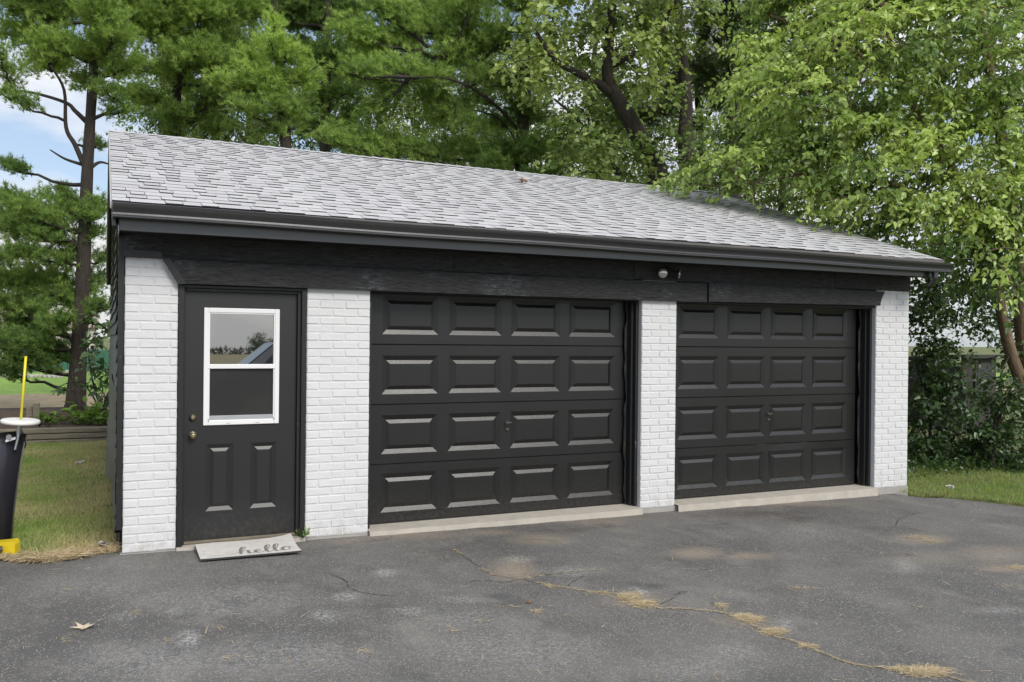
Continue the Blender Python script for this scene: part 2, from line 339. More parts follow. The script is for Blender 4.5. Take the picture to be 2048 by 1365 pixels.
def np_mesh(name, V, T, tone=None, smooth=False):
    """V (n,3), T (m,3) triangles; tone per vertex"""
    me = bpy.data.meshes.new(name); V = np.ascontiguousarray(V, np.float32); T = np.ascontiguousarray(T, np.int32)
    me.vertices.add(len(V)); me.vertices.foreach_set('co', V.ravel())
    me.loops.add(T.size); me.loops.foreach_set('vertex_index', T.ravel())
    me.polygons.add(len(T)); me.polygons.foreach_set('loop_start', np.arange(0, T.size, 3, dtype=np.int32)); me.polygons.foreach_set('loop_total', np.full(len(T), 3, np.int32))
    if tone is not None:
        a = me.attributes.new('tone', 'FLOAT', 'POINT'); a.data.foreach_set('value', np.ascontiguousarray(tone, np.float32))
    me.update(calc_edges=True)
    return me
def nrm(v): return v/(np.linalg.norm(v, axis=-1, keepdims=True)+1e-9)
def fbm(x, y, s=1.0, seed=0):
    r = np.random.default_rng(seed); o = 0
    for k in range(6):
        a = r.uniform(0, 6.28, 3); f = s*(1.0+.55*k); o = o + np.sin(x*f*math.cos(a[0])+y*f*math.sin(a[0])+a[1])*np.cos(x*f*.7*math.sin(a[2])-y*f*.8*math.cos(a[2])+a[0])/(1+.4*k)
    return o/2.2

# ------------------------------------------------------------------ ground
EDGE = [(-60, .6), (-14, .5), (-3, .35), (-1.5, .25), (-.80, .19), (-.62, .02), (-.46, -.04), (-.33, .0), (-.2, .10), (0, .15), (.02, .3), (8.15, .3), (8.17, -.17), (8.24, -.35), (8.5, -.46), (8.66, -.72), (8.83, -1.10), (9.6, -2.6), (11.5, -6), (13, -9), (20, -16)]
EX, EY = np.array([e[0] for e in EDGE]), np.array([e[1] for e in EDGE])
def ytop(x): return np.interp(x, EX, EY) + np.where((x < -.05) | (x > 8.2), .05*fbm(np.asarray(x)*7, 0*np.asarray(x), 1, 3), 0)
def zasp(x, y): return -.008 - .0085*np.clip(x, 0, 9) + .006*fbm(x, y, 1.1, 5)*np.clip(-y, 0, 1)
def zlawn(x, y): return -.0085*np.clip(x, 0, 9) + .012 + .02*fbm(x, y, .9, 8) + .012*fbm(x, y, 4, 9) + .03*np.clip(y, 0, 8)*(x > 8)*.5
# driveway
xs = np.unique(np.concatenate([np.linspace(-16, -1.5, 40), np.arange(-1.5, 10.2, .045), np.linspace(10.2, 18, 24)])); vs_ = np.unique(np.concatenate([np.linspace(0, .45, 16), np.linspace(.45, 1, 190)]))
X, Vv = np.meshgrid(xs, vs_); YT = ytop(X); Y = -15 + (YT+15)*Vv; Z = zasp(X, Y)
nx, ny = len(xs), len(vs_)
I = np.arange(nx*ny).reshape(ny, nx)
T = np.concatenate([np.stack([I[:-1, :-1], I[:-1, 1:], I[1:, 1:]], -1).reshape(-1, 3), np.stack([I[:-1, :-1], I[1:, 1:], I[1:, :-1]], -1).reshape(-1, 3)])
me = np_mesh('driveway', np.stack([X, Y, Z], -1).reshape(-1, 3), T)
# stains: R tan dust, G worn pale patches, B dark soil
st = np.zeros((nx*ny, 4), np.float32); st[:, 3] = 1; PX, PY = X.ravel(), Y.ravel()
def gpix(px, py, z=-.03):
    d = CF + CR*(px-1024)/FPX - CU*(py-682.5)/FPX; t_ = (z-CAM[2])/d[2]; return CAM + t_*d
def stain(ch, px, py, rx, ry, amp=1.):
    """rx, ry in photo pixels -> an ellipse on the ground"""
    c = gpix(px, py); ex = gpix(px+rx, py)-c; ey = gpix(px, py-ry)-c
    A = np.array([[ex[0], ey[0]], [ex[1], ey[1]]]); Q = np.linalg.inv(A) @ np.stack([PX-c[0], PY-c[1]])
    r = np.hypot(Q[0], Q[1]) + .25*fbm(PX*3, PY*3, 1.3, int(px)); st[:, ch] = np.maximum(st[:, ch], amp*np.clip(1.35-r, 0, 1))
for a in [(1025, 1140, 45, 22, .9), (1390, 1102, 60, 10, .75), (1490, 1108, 60, 8, .7), (800, 1070, 110, 10, .7), (1080, 1078, 60, 9, .7), (1200, 1040, 60, 8, .5), (1850, 1070, 55, 10, .8), (1990, 1100, 80, 18, .6), (2010, 1130, 60, 8, .7), (1270, 1200, 70, 14, .5), (980, 1065, 60, 6, .6), (1480, 1240, 60, 12, .5), (1850, 1110, 80, 14, .4), (700, 1085, 60, 6, .6), (1100, 1035, 160, 6, .6), (1500, 1000, 200, 6, .7)]: stain(0, *a)
for a in [(1275, 1183, 30, 10, 1), (770, 1148, 22, 7, 1), (690, 1195, 28, 9, .9), (650, 1235, 30, 12, .8), (375, 1285, 24, 20, .95), (350, 1228, 22, 9, .8), (240, 1240, 26, 8, .7), (430, 1225, 40, 9, .6), (1040, 1118, 26, 6, .7), (1810, 1125, 26, 16, .6), (1470, 1300, 50, 18, .5), (1000, 1300, 220, 40, .35), (560, 1320, 200, 40, .4), (300, 1330, 160, 35, .4), (900, 1240, 130, 25, .35), (1600, 1060, 140, 18, .35), (1380, 1330, 120, 25, .35), (180, 1180, 120, 20, .3), (450, 1200, 200, 25, .35), (1150, 1140, 60, 10, .55), (820, 1225, 40, 8, .6), (930, 1200, 60, 9, .45), (1570, 1245, 20, 12, .6), (2000, 1215, 60, 8, .5)]: stain(1, *a)
for a in [(1510, 1024, 65, 9, .95), (1590, 1034, 40, 7, .9), (1220, 1050, 40, 6, .6), (1130, 1060, 60, 10, .4), (1350, 1030, 90, 8, .35)]: stain(2, *a)
ca = me.color_attributes.new('stain', 'FLOAT_COLOR', 'POINT'); ca.data.foreach_set('color', st.ravel())
tag(link('driveway', me, 'asphalt'), kind='structure')
# lawn sheet
gx = np.unique(np.concatenate([[-900, -500, -250, -120, -60, -35], np.linspace(-22, -3, 25), np.arange(-3, .3, .06), np.linspace(.3, 7.8, 16), np.arange(7.9, 13, .08), np.linspace(13.3, 30, 24), [45, 80, 150, 300, 600, 900]]))
gy = np.unique(np.concatenate([[-900, -500, -300, -150, -80, -45], np.linspace(-28, -4, 20), np.arange(-4, 4, .08), np.arange(4, 9, .2), np.linspace(9, 40, 45), [55, 80, 130, 250, 500, 900]]))
X, Y = np.meshgrid(gx, gy); inside = (Y < ytop(X)+.03) & (Y > -15.05) & (X > -16) & (X < 18); inside |= (X > -.02) & (X < 8.4) & (Y > -.4) & (Y < 7.4)
Z = np.where(inside, -.16, zlawn(X, Y)); Z = np.where(np.hypot(X, Y) > 60, -.05, Z)
nx, ny = len(gx), len(gy); I = np.arange(nx*ny).reshape(ny, nx)
T = np.concatenate([np.stack([I[:-1, :-1], I[:-1, 1:], I[1:, 1:]], -1).reshape(-1, 3), np.stack([I[:-1, :-1], I[1:, 1:], I[1:, :-1]], -1).reshape(-1, 3)])
tag(link('lawn', np_mesh('lawn', np.stack([X, Y, Z], -1).reshape(-1, 3), T), 'lawn'), kind='structure')
def sheet(name, mat, x0, x1, y0, y1, z, n=24, wob=.25, rough=.02, seed=1):
    xs = np.linspace(x0, x1, n); ys = np.linspace(y0, y1, n); X, Y = np.meshgrid(xs, ys)
    ed = np.zeros_like(Y); ed[0, :] = wob*fbm(xs*1.3, xs*0, 1, seed); ed[-1, :] = wob*fbm(xs*1.1, xs*0+3, 1, seed+1)
    Z = z + rough*fbm(X, Y, 1.2, seed); I = np.arange(n*n).reshape(n, n)
    T = np.concatenate([np.stack([I[:-1, :-1], I[:-1, 1:], I[1:, 1:]], -1).reshape(-1, 3), np.stack([I[:-1, :-1], I[1:, 1:], I[1:, :-1]], -1).reshape(-1, 3)])
    return tag(link(name, np_mesh(name, np.stack([X, Y+ed, Z], -1).reshape(-1, 3), T), mat), kind='structure')
sheet('straw_ground', 'straw', -16, 30, 12.5, 19, .10, wob=.4, seed=3)
sheet('far_lawn', 'far_grass', -30, 45, 18.9, 34, .11, wob=.5, seed=5)
sheet('hay_field', 'field', -600, 600, -640, -19, .06, n=30, wob=1, rough=.0, seed=6)

# ------------------------------------------------------------------ garage
G = empty('garage', (4.19, 3.6, 0))
tag(G, 'white brick garage with black doors and grey shingle roof', 'garage')
W, DEP = 8.384, 7.30
b = MB(); b.box(0, W, -.006, DEP, -.30, -.003); b.build('foundation', 'foundation_concrete', G)
# shell behind the front
sh = MB(); sh.box(.0, .12, .20, DEP, 0, 2.45); sh.box(W-.12, W, .22, DEP, 0, 2.45); sh.box(.12, W-.12, DEP-.12, DEP, 0, 2.45)
for xx in (.0, W-.12):
    sh.prism([(-.0, 2.452), (DEP, 2.452), (DEP/2, 2.452+DEP/2*.34)], 0, xx, xx+.12)
sh.box(.02, W-.02, .012, .20, 2.06, 2.42)
sh.build('wall', 'soffit_black', G)
# brick piers
BL, BH = .2127, .0677
def brick_mesh(l, seed):
    r = random.Random(seed); bm = bmesh.new(); bmesh.ops.create_cube(bm, size=1)
    h, d = BH-.0075-r.uniform(0, .002), .092
    for v in bm.verts: v.co = Vector((v.co.x*(l-.0075), v.co.y*d, v.co.z*h))
    bmesh.ops.bevel(bm, geom=[e for e in bm.edges if all(v.co.y < 0 for v in e.verts)], offset=.005, segments=2, affect='EDGES')
    for v in bm.verts:
        if v.co.y < -.03: v.co += Vector((r.uniform(-.0016, .0016), r.uniform(-.0012, .0016), r.uniform(-.0016, .0016)))
    me = bpy.data.meshes.new('brick'); bm.to_mesh(me); bm.free(); me.materials.append(MATS['painted_brick']); return me
BM = {}
def get_brick(l):
    k = round(l/.02)*.02
    if k not in BM: BM[k] = [brick_mesh(k, int(k*1000)*7+i) for i in range(4)]
    return random.choice(BM[k]), l/k
piers = [(.012, .396, 0), (1.388, 1.925, 1), (4.672, 5.091, 0), (7.85, 8.384, 1)]
nbrick = 0; extra = []
for x0, x1, ph in piers:
    P = boxo('brick_pier', 'painted_mortar', G, x0+.006, x1-.006, .0062, .21 if x0 > .1 else .12, .0, 2.27)
    for k in range(34):
        off = (BL/2 if (k+ph) % 2 else BL) + random.uniform(-.004, .004); xa = x0; z = (k+.5)*BH
        if k == 33: z -= .012
        while xa < x1-.012:
            xb = min(xa+off, x1)
            if x1-xb < .03: xb = x1
            off = BL; yy = .046 + random.uniform(-.0012, .0018)
            me, s = get_brick(max(xb-xa, .04))
            if nbrick < 300:
                o = link('brick', me, None, P); o.location = ((xa+xb)/2, yy, z); o.scale.x = s; o.rotation_euler = (random.uniform(-.006, .006), random.uniform(-.008, .008), random.uniform(-.004, .004))
            else: extra.append((me, (xa+xb)/2, yy, z, s))
            nbrick += 1; xa = xb
    lastP = P
mb = MB()
for me, x, y, z, s in extra:
    i = len(mb.v); mb.v += [(v.co.x*s+x, v.co.y+y, v.co.z+z) for v in me.vertices]; mb.f += [tuple(i+k for k in p.vertices) for p in me.polygons]; mb.m += [0]*len(me.polygons)
if extra: tag(mb.build('brickwork', 'painted_brick', lastP, fix=False), kind='stuff')
# thresholds in the three openings
for x0, x1, yf in ((.396, 1.388, -.035), (1.925, 4.672, -.05), (5.091, 7.85, -.05)):
    b = MB(); n = 14
    for k in range(n):
        xa, xb = x0+(x1-x0)*k/n, x0+(x1-x0)*(k+1)/n; ya, yb = yf+random.uniform(-.012, .012), yf+random.uniform(-.012, .012)
        if k: ya = last
        last = yb
        b.face([(xa, ya, .012), (xb, yb, .012), (xb, .34, .020), (xa, .34, .020)]); b.face([(xa, ya, .012), (xa, ya-.012, -.12), (xb, yb-.012, -.12), (xb, yb, .012)])
    b.build('threshold', 'concrete', G, bevel=.004)

# header boards
def board(x0, x1, z0, z1, yf, poly=None, mat='black_board'):
    b = MB()
    b.prism(poly or [(x0+.0015, z0), (x1-.0015, z0), (x1-.0015, z1), (x0+.0015, z1)], 1, yf, yf+.034)
    return b.build('header_board', mat, G, bevel=.003)
for x0, x1, z0, z1, y in [(0.0, 2.676, 2.246, 2.425, -.026), (2.676, 4.56, 2.250, 2.425, -.023), (4.56, 5.44, 2.256, 2.425, -.027), (5.44, 7.2, 2.250, 2.425, -.024), (7.2, 8.375, 2.262, 2.425, -.026)]: board(x0, x1, z0, z1, y)
board(0, 0, 0, 0, -.050, [(.395, 2.058), (3.42, 2.052), (3.42, 2.243), (.287, 2.243)])
board(3.42, 5.43, 2.054, 2.247, -.046)
cb = [(5.445, 2.062), (7.86, 2.084), (7.866, 2.12), (7.878, 2.16), (7.90, 2.20), (7.93, 2.248), (5.445, 2.248)]
board(0, 0, 0, 0, -.054, cb)
# mitred edge strips on the left end
b = MB(); b.prism([(.268, 2.250), (.330, 2.250), (.452, 2.055), (.388, 2.050)], 1, -.060, -.050); b.build('edge_strip', 'black_trim', G, bevel=.002)
b = MB(); b.prism([(.0, 2.244), (.286, 2.244), (.262, 2.300), (.0, 2.306)], 1, -.037, -.0262); b.build('edge_strip', 'black_trim', G, bevel=.002)
# corner board, siding, skirting sheet on the left gable wall
boxo('corner_board', 'black_trim', G, -.032, .010, -.010, .05, .18, 2.42, .002)
def gz(y):   # gable height
    return 2.46+.34*(DEP/2-abs(y-DEP/2))
k = 0; z = .15
ny_ = 40
while z < 3.66:
    z1 = z+.108; b = MB(); ys = np.linspace(.052, DEP, ny_); prev = None
    for y in ys:
        top = min(z1+.012, gz(y)); bot = min(z, gz(y))
        wv = .003*math.sin(y*2.1+k*.3)+.002*math.sin(y*5.3+k*.7)
        cur = ((-.030-.012+wv, y, bot), (-.024+wv, y, top))
        if prev: b.face([prev[0], cur[0], cur[1], prev[1]]); b.face([(-.0, prev[0][1], prev[0][2]), (-.0, cur[0][1], cur[0][2]), cur[0], prev[0]])
        prev = cur
    b.build('siding_board', 'siding_olive', G, fix=False); z = z1; k += 1
b = MB(); nyy, nz_ = 46, 26; g_ = [[None]*nz_ for _ in range(nyy)]
for i in range(nyy):
    y = .045 + i/(nyy-1)*5.2
    for j in range(nz_):
        f = j/(nz_-1); zz = 1.25 - f*(1.05-.22*abs(math.sin(y*1.7+.4))-.12*abs(math.sin(y*.9)))
        bul = .016 + .030*f*f*(1+math.sin(y*1.35-1.2)*.9) + .014*math.sin(y*6+f*3)*f + .008*math.sin(f*9+y)
        g_[i][j] = (-.026-bul*min(1, .3+y*1.6), y, zz)
for i in range(nyy-1):
    for j in range(nz_-1): b.face([g_[i][j], g_[i+1][j], g_[i+1][j+1], g_[i][j+1]])
o = b.build('skirting_sheet', 'siding_olive', G, smooth=True, fix=False, weld=True)
# right side wall cladding
b = MB(); b.box(W-.004, W+.02, .22, DEP, .12, 2.45); b.build('side_cladding', 'siding_olive', G)

# roof
YE, ZE, YR, ZR, XL, XR = -.385, 2.605, 3.65, 3.972, -.085, 8.47
SL = (ZR-ZE)/(YR-YE); LEN = math.hypot(YR-YE, ZR-ZE); SY, SZ = (YR-YE)/LEN, (ZR-ZE)/LEN
b = MB()
b.prism([(YE+.02, ZE-.012), (YR, ZR-.006), (2*YR-YE, ZE-.012), (2*YR-YE, ZE-.05), (YR, ZR-.05), (YE+.02, ZE-.05)], 0, XL+.006, XR-.006)
ROOF = b.build('roof', 'shingle_edge', G)
def sag(x):   # slightly wavy old deck
    return .010*math.sin(x*1.3+.5)+.006*math.sin(x*3.1)
# laminated shingles: course strips with thicker tabs
NC = 29; EXP = LEN/NC
def rp(x, s, h): return (x, YE+SY*s-SZ*h, ZE+SZ*s+SY*h)
stuff = MB(); tone = []
TABM = {}
def tabmesh(wd, dp, th):
    """one shingle tab in local roof frame, butt edge dark"""
    key = (round(wd, 2), th)
    if key in TABM: return TABM[key]
    b = MB(); x0, x1 = -wd/2+.0012, wd/2-.0012
    def q(x, s, h): return (x, SY*s-SZ*h, SZ*s+SY*h)
    f = .012
    A = [q(x0+f*.15, 0, th), q(x1-f*.15, 0, th), q(x1, dp, .001), q(x0, dp, .001)]; Bt = [q(x0+f*.15, .001, -.003), q(x1-f*.15, .001, -.003), q(x1, dp, -.003), q(x0, dp, -.003)]
    b.face(A, 0); b.face([Bt[0], Bt[1], A[1], A[0]], 1); b.face([Bt[1], Bt[2], A[2], A[1]], 0); b.face([Bt[3], Bt[0], A[0], A[3]], 0)
    me = b.mesh('shingle', fix=False); me.materials.append(MATS['shingle']); me.materials.append(MATS['shingle_edge']); TABM[key] = me; return me
tabs = []
for k in range(NC):
    s = k*EXP; x = XL
    thick = random.random() < .5
    while x < XR-.02:
        wd = random.choice([.10, .12, .14, .17, .20]) if thick else random.choice([.10, .13, .16, .20, .24])
        x1 = min(x+wd, XR)
        if XR-x1 < .05: x1 = XR
        wd = x1-x; tabs.append((k, s, (x+x1)/2, wd, (.0095 if thick else .0045))); x = x1; thick = not thick
# the 300 that show largest: lower-left part of the slope
def size_px(t_):
    P = np.array(rp(t_[2], t_[1], 0)); d = (P-CAM)@CF; return t_[3]/d/d
order = sorted(range(len(tabs)), key=lambda i: -size_px(tabs[i]))
single = set(order[:300])
for i, (k, s, xc, wd, th) in enumerate(tabs):
    me = tabmesh(wd, EXP*1.12, th); so_ = s + random.uniform(-.002, .002)
    P = rp(xc, so_, .002+sag(xc)*.5)
    if i in single:
        o = link('shingle', me, None, ROOF); o.location = P; o.scale.x = wd/round(wd, 2)
    else:
        j = len(stuff.v); sx = wd/round(wd, 2); stuff.v += [(v.co.x*sx+P[0], v.co.y+P[1], v.co.z+P[2]) for v in me.vertices]
        stuff.f += [tuple(j+a for a in p.vertices) for p in me.polygons]; stuff.m += [p.material_index for p in me.polygons]; tone += [random.random()]*len(me.vertices)
me = stuff.mesh('shingles', fix=False); a = me.attributes.new('tone', 'FLOAT', 'POINT'); a.data.foreach_set('value', tone)
tag(link('shingle_field', me, ['shingle', 'shingle_edge'], ROOF), kind='stuff')
# ridge caps
x = XL; caps = MB()
while x < XR-.05:
    x1 = min(x+.145, XR); hh = .016+random.uniform(-.002, .002)
    b = MB(); dy = .14; lo = ZR+.004-dy*SL
    b.face([(x, YR-dy, lo+.012), (x1+.03, YR-dy, lo+.004), (x1+.03, YR, ZR+.006), (x, YR, ZR+hh)]); b.face([(x1+.03, YR+dy, lo+.004), (x, YR+dy, lo+.012), (x, YR, ZR+hh), (x1+.03, YR, ZR+.006)])
    b.face([(x, YR-dy, lo), (x, YR-dy, lo+.012), (x, YR, ZR+hh), (x, YR+dy, lo+.012), (x, YR+dy, lo)])
    b.build('ridge_cap', 'shingle', ROOF, fix=False); x = x1
# back slope shingles: a plain sheet, never faces the photo
b = MB(); b.face([(XL, 2*YR-YE, ZE), (XR, 2*YR-YE, ZE), (XR, YR, ZR+.002), (XL, YR, ZR+.002)]); b.build('rear_slope', 'shingle', ROOF)
# rake boards, both gables
for xs_ in (XL, XR):
    sgn = -1 if xs_ < 0 else 1
    x0, x1 = sorted((xs_-sgn*.004, xs_-sgn*.028))
    b = MB(); b.prism([(YE+.04, ZE-.018), (YR, ZR-.012), (2*YR-YE, ZE-.018), (2*YR-YE, ZE-.165), (YR, ZR-.16), (YE+.04, ZE-.165)], 0, x0, x1); b.build('rake_board', 'black_aluminium', G)
    xa, xb = sorted((xs_+sgn*.010, xs_-sgn*.003))
    b = MB(); b.prism([(YE+.02, ZE+.004), (YR, ZR+.008), (2*YR-YE, ZE+.004), (2*YR-YE, ZE-.045), (YR, ZR-.040), (YE+.02, ZE-.045)], 0, xa, xb); b.build('drip_edge', 'light_edge_trim' if sgn < 0 else 'black_aluminium', G)
    xa, xb = sorted((xs_-sgn*.028, sgn*.0 + (0 if sgn < 0 else W)))
    b = MB(); b.prism([(YE+.04, ZE-.15), (YR, ZR-.145), (2*YR-YE, ZE-.15), (2*YR-YE, ZE-.16), (YR, ZR-.155), (YE+.04, ZE-.16)], 0, xa, xb); b.build('rake_soffit', 'soffit_black', G)
# eave: fascia, soffit planks, gutter
boxo('fascia', 'black_aluminium', G, -.03, 8.42, -.352, -.330, 2.408, 2.575, .003)
boxo('fascia_end', 'black_aluminium', G, -.036, -.031, -.352, .05, 2.400, 2.56)
for k in range(12):
    x0 = -.028+k*.704; boxo('soffit_panel', 'soffit_black', G, x0, x0+.700, -.329, -.001, 2.426+random.uniform(-.003, .003), 2.436)
boxo('eave_drip_edge', 'eave_trim', G, XL, XR, -.392, -.386, 2.535, 2.603)
prof = [(-.353, 2.585), (-.353, 2.497), (-.368, 2.490), (-.452, 2.490), (-.457, 2.494), (-.457, 2.501), (-.440, 2.512), (-.438, 2.525), (-.446, 2.545), (-.466, 2.562), (-.478, 2.570), (-.482, 2.588), (-.474, 2.592), (-.466, 2.588), (-.470, 2.574), (-.458, 2.564), (-.438, 2.549), (-.430, 2.525), (-.432, 2.510), (-.440, 2.500), (-.362, 2.500), (-.359, 2.585)]
b = MB(); xsg = np.linspace(-.075, 8.52, 40); n = len(prof); i0 = 0
for x in xsg:
    dz = -.030*x/8.4 + .003*math.sin(x*2.3)
    b.v += [(x, y, z+dz) for y, z in prof]
for k in range(len(xsg)-1):
    for j in range(n):
        b.f.append((k*n+j, k*n+(j+1) % n, (k+1)*n+(j+1) % n, (k+1)*n+j)); b.m.append(0)
GUT = b.build('gutter', 'black_aluminium', G)
for x, dz in ((-.076, 0), (8.521, -.030)):
    b = MB(); b.prism([(p_[0], p_[1]+dz) for p_ in prof[:13]], 0, x-.002, x+.002); b.build('end_cap', 'black_aluminium', GUT)
b = MB(); yc = -.41; pts = [(8.30, yc, 2.49), (8.30, yc, 2.40), (8.315, yc+.03, 2.36), (8.34, yc+.10, 2.33)]
b.tube(pts, [.034, .034, .033, .036], 8); b.build('downspout', 'black_aluminium', G, smooth=False)
for k in range(13):
    x = .25+k*.66+random.uniform(-.1, .1); b = MB(); b.lathe([(.0, -.004), (.005, -.004), (.005, .0), (0, .001)], (x, -.481, 2.565-.030*x/8.4), (0, -1, 0), 8); b.build('gutter_screw', 'soffit_black', GUT)

# ------------------------------------------------------------------ doors
def groove_panel(wd, ht, dd, bw=.045, gap=.0):
    """V-groove ring then raised field; local frame x right, z up, outward -y"""
    b = MB(); x0, x1, z0, z1 = -wd/2, wd/2, -ht/2, ht/2
    def ring(i): return [(x0+i, z0+i), (x1-i, z0+i), (x1-i, z1-i), (x0+i, z1-i)]
    steps = [(0, 0), (bw*.54, dd), (bw*.57, dd), (bw, .001)]
    for (ia, da), (ib, db) in zip(steps, steps[1:]):
        A, B_ = ring(ia), ring(ib)
        for k in range(4):
            k2 = (k+1) % 4; b.face([(A[k][0], da, A[k][1]), (A[k2][0], da, A[k2][1]), (B_[k2][0], db, B_[k2][1]), (B_[k][0], db, B_[k][1])])
    F_ = ring(bw); b.face([(F_[k][0], .001, F_[k][1]) for k in range(4)])
    return b.mesh('door_panel', fix=False)
GPM = groove_panel(.524, .342, .0160, .074)
def garage_door(x0, px, ydoor, dents=False):
    D = empty('garage_door', ((x0+px[-1]+.66)/2, ydoor, .02), G)
    x1 = px[-1]+.262+.135
    zs = [.030, .545, 1.072, 1.602, 2.100]
    for k in range(4):
        za, zb = zs[k]+.0025, zs[k+1]-.0025; zc = za+.085+.171 if k < 3 else za+.085+.171
        zp0, zp1 = zc-.171, zc+.171
        b = MB()
        def yy(x, z):
            if not dents or k not in (0, 1): return 0
            tt = max(0, 1-abs(x-6.95)/.75); 
            return (.024*math.sin((x-6.1)*3.3)*tt*max(0, (z-za)/(zb-za)-.6)/.4) if k == 0 else 0
        def strip(xa, xb, z_0, z_1, nxx):
            for i in range(nxx):
                a_, c_ = xa+(xb-xa)*i/nxx, xa+(xb-xa)*(i+1)/nxx
                b.face([(a_, ydoor+yy(a_, z_0), z_0), (c_, ydoor+yy(c_, z_0), z_0), (c_, ydoor+yy(c_, z_1), z_1), (a_, ydoor+yy(a_, z_1), z_1)])
        strip(x0, x1, za, zp0, 60); 
        zm = zp1+(zb-zp1)*.45
        strip(x0, x1, zp1, zm, 60); strip(x0, x1, zm, zb-.006, 60)
        for i in range(60):   # rounded top lip
            a_, c_ = x0+(x1-x0)*i/60, x0+(x1-x0)*(i+1)/60
            b.face([(a_, ydoor+yy(a_, zb), zb-.006), (c_, ydoor+yy(c_, zb), zb-.006), (c_, ydoor+.007, zb), (a_, ydoor+.007, zb)])
        edges = [x0]+[v for p_ in px for v in (p_-.262, p_+.262)]+[x1]
        for i in range(0, len(edges), 2): strip(edges[i], edges[i+1], zp0, zp1, 1)
        b.face([(x0, ydoor, za), (x1, ydoor, za), (x1, ydoor+.03, za), (x0, ydoor+.03, za)])
        b.face([(x0, ydoor+.03, za), (x1, ydoor+.03, za), (x1, ydoor+.03, zb), (x0, ydoor+.03, zb)])
        b.build('door_section', 'garage_door_paint', D, fix=False)
        for p_ in px:
            o = link('door_panel', GPM, 'garage_door_paint', D); o.location = (p_, ydoor, zc)
    boxo('bottom_seal', 'rubber_black', D, x0, x1, ydoor+.004, ydoor+.03, .013, .031)
    hx, hz = (px[1]+px[2])/2+.02, .86
    b = MB(); b.lathe([(.0, .012), (.016, .010), (.018, 0)], (hx, ydoor-.001, hz-.055), (0, -1, 0), 14); b.lathe([(.0, .006), (.006, .006), (.006, 0.013)], (hx, ydoor-.004, hz-.055), (0, -1, 0), 10); b.build('lock_cylinder', 'worn_steel', D, smooth=True)
    b = MB(); b.lathe([(.02, 0), (.02, .006), (.012, .01), (.01, .03), (0, .032)], (hx-.005, ydoor-.001, hz+.01), (0, -1, 0), 12); b.tube([(hx-.03, ydoor-.032, hz-.01), (hx-.01, ydoor-.036, hz+.012), (hx+.02, ydoor-.036, hz+.016), (hx+.034, ydoor-.032, hz+.004)], [.006, .008, .008, .005], 8); b.build('handle', 'worn_steel', D, smooth=True)
    return x1
YD = .20
P1 = [2.353, 2.982, 3.606, 4.226]; P2 = [5.517, 6.150, 6.745, 7.352]
xa = garage_door(1.96, P1, YD); xb = garage_door(5.12, P2, YD, True)
for xl, xr, xd in ((1.925, 4.672, xa), (5.091, 7.85, xb)):
    b = MB(); b.box(xr-.030, xr-.001, .055, .19, .02, 2.06); b.box(xr-.055, xr-.030, .10, .19, .02, 2.06); b.build('door_jamb', 'black_trim', G, bevel=.003)
    b = MB(); b.box(xl+.001, xl+.030, .055, .19, .02, 2.06); b.build('door_jamb', 'black_trim', G, bevel=.003)
    boxo('door_head', 'black_trim', G, xl+.031, xr-.031, .06, .19, 2.046, 2.062)
    # curled rubber weather strip
    b = MB(); prev = None
    for k in range(60):
        z = .03+k/59*2.01; wv = .007*math.sin(z*7)+.006*math.sin(z*17+1)+.004*math.sin(z*31)
        cur = [(xr-.056, .165, z), (xr-.066+wv*.4, .160, z), (xr-.082+wv, .178-abs(wv)*1.2, z)]
        if prev: b.face([prev[0], cur[0], cur[1], prev[1]]); b.face([prev[1], cur[1], cur[2], prev[2]])
        prev = cur
    b.build('weather_strip', 'rubber_black', G, smooth=True, fix=False)
# back plates so no light enters round the doors
b = MB(); b.box(1.93, 4.67, .26, .27, 0, 2.2); b.box(5.10, 7.85, .26, .27, 0, 2.2); b.box(.4, 1.385, .26, .27, 0, 2.2); b.build('inner_screen', 'soffit_black', G)

# entry door
ED = empty('entry_door', (.88, .06, .03), G); YL = .055
LX0, LX1, LZ0, LZ1 = .452, 1.316, .042, 2.006
# leaf with holes for two panels and the window
PX_ = [(.614, .824), (.955, 1.163)]; PZ_ = (.266, .796); WX0, WX1, WZ0, WZ1 = .590, 1.176, .948, 1.880
b = MB()
def rect(xa_, xb_, za, zb): b.face([(xa_, YL, za), (xb_, YL, za), (xb_, YL, zb), (xa_, YL, zb)])
rect(LX0, LX1, LZ0, PZ_[0]); rect(LX0, PX_[0][0], *PZ_); rect(PX_[0][1], PX_[1][0], *PZ_); rect(PX_[1][1], LX1, *PZ_); rect(LX0, LX1, PZ_[1], WZ0+.02)
rect(LX0, WX0+.02, WZ0+.02, WZ1-.02); rect(WX1-.02, LX1, WZ0+.02, WZ1-.02); rect(LX0, LX1, WZ1-.02, LZ1)
b.face([(LX0, YL, LZ0), (LX0, YL+.045, LZ0), (LX0, YL+.045, LZ1), (LX0, YL, LZ1)]); b.face([(LX1, YL, LZ0), (LX1, YL+.045, LZ0), (LX1, YL+.045, LZ1), (LX1, YL, LZ1)])
b.face([(LX0, YL, LZ0), (LX1, YL, LZ0), (LX1, YL+.045, LZ0), (LX0, YL+.045, LZ0)]); b.face([(LX0, YL+.045, LZ0), (LX1, YL+.045, LZ0), (LX1, YL+.045, LZ1), (LX0, YL+.045, LZ1)])
b.build('door_leaf', 'entry_door_paint', ED, fix=False)
EPM = groove_panel(.209, .530, .0125, .058)
for xa_, xb_ in PX_:
    o = link('door_panel', EPM, 'entry_door_paint', ED); o.location = ((xa_+xb_)/2, YL, sum(PZ_)/2)
fr = MB(); y0, y1 = YL-.016, YL+.02
fw = .036
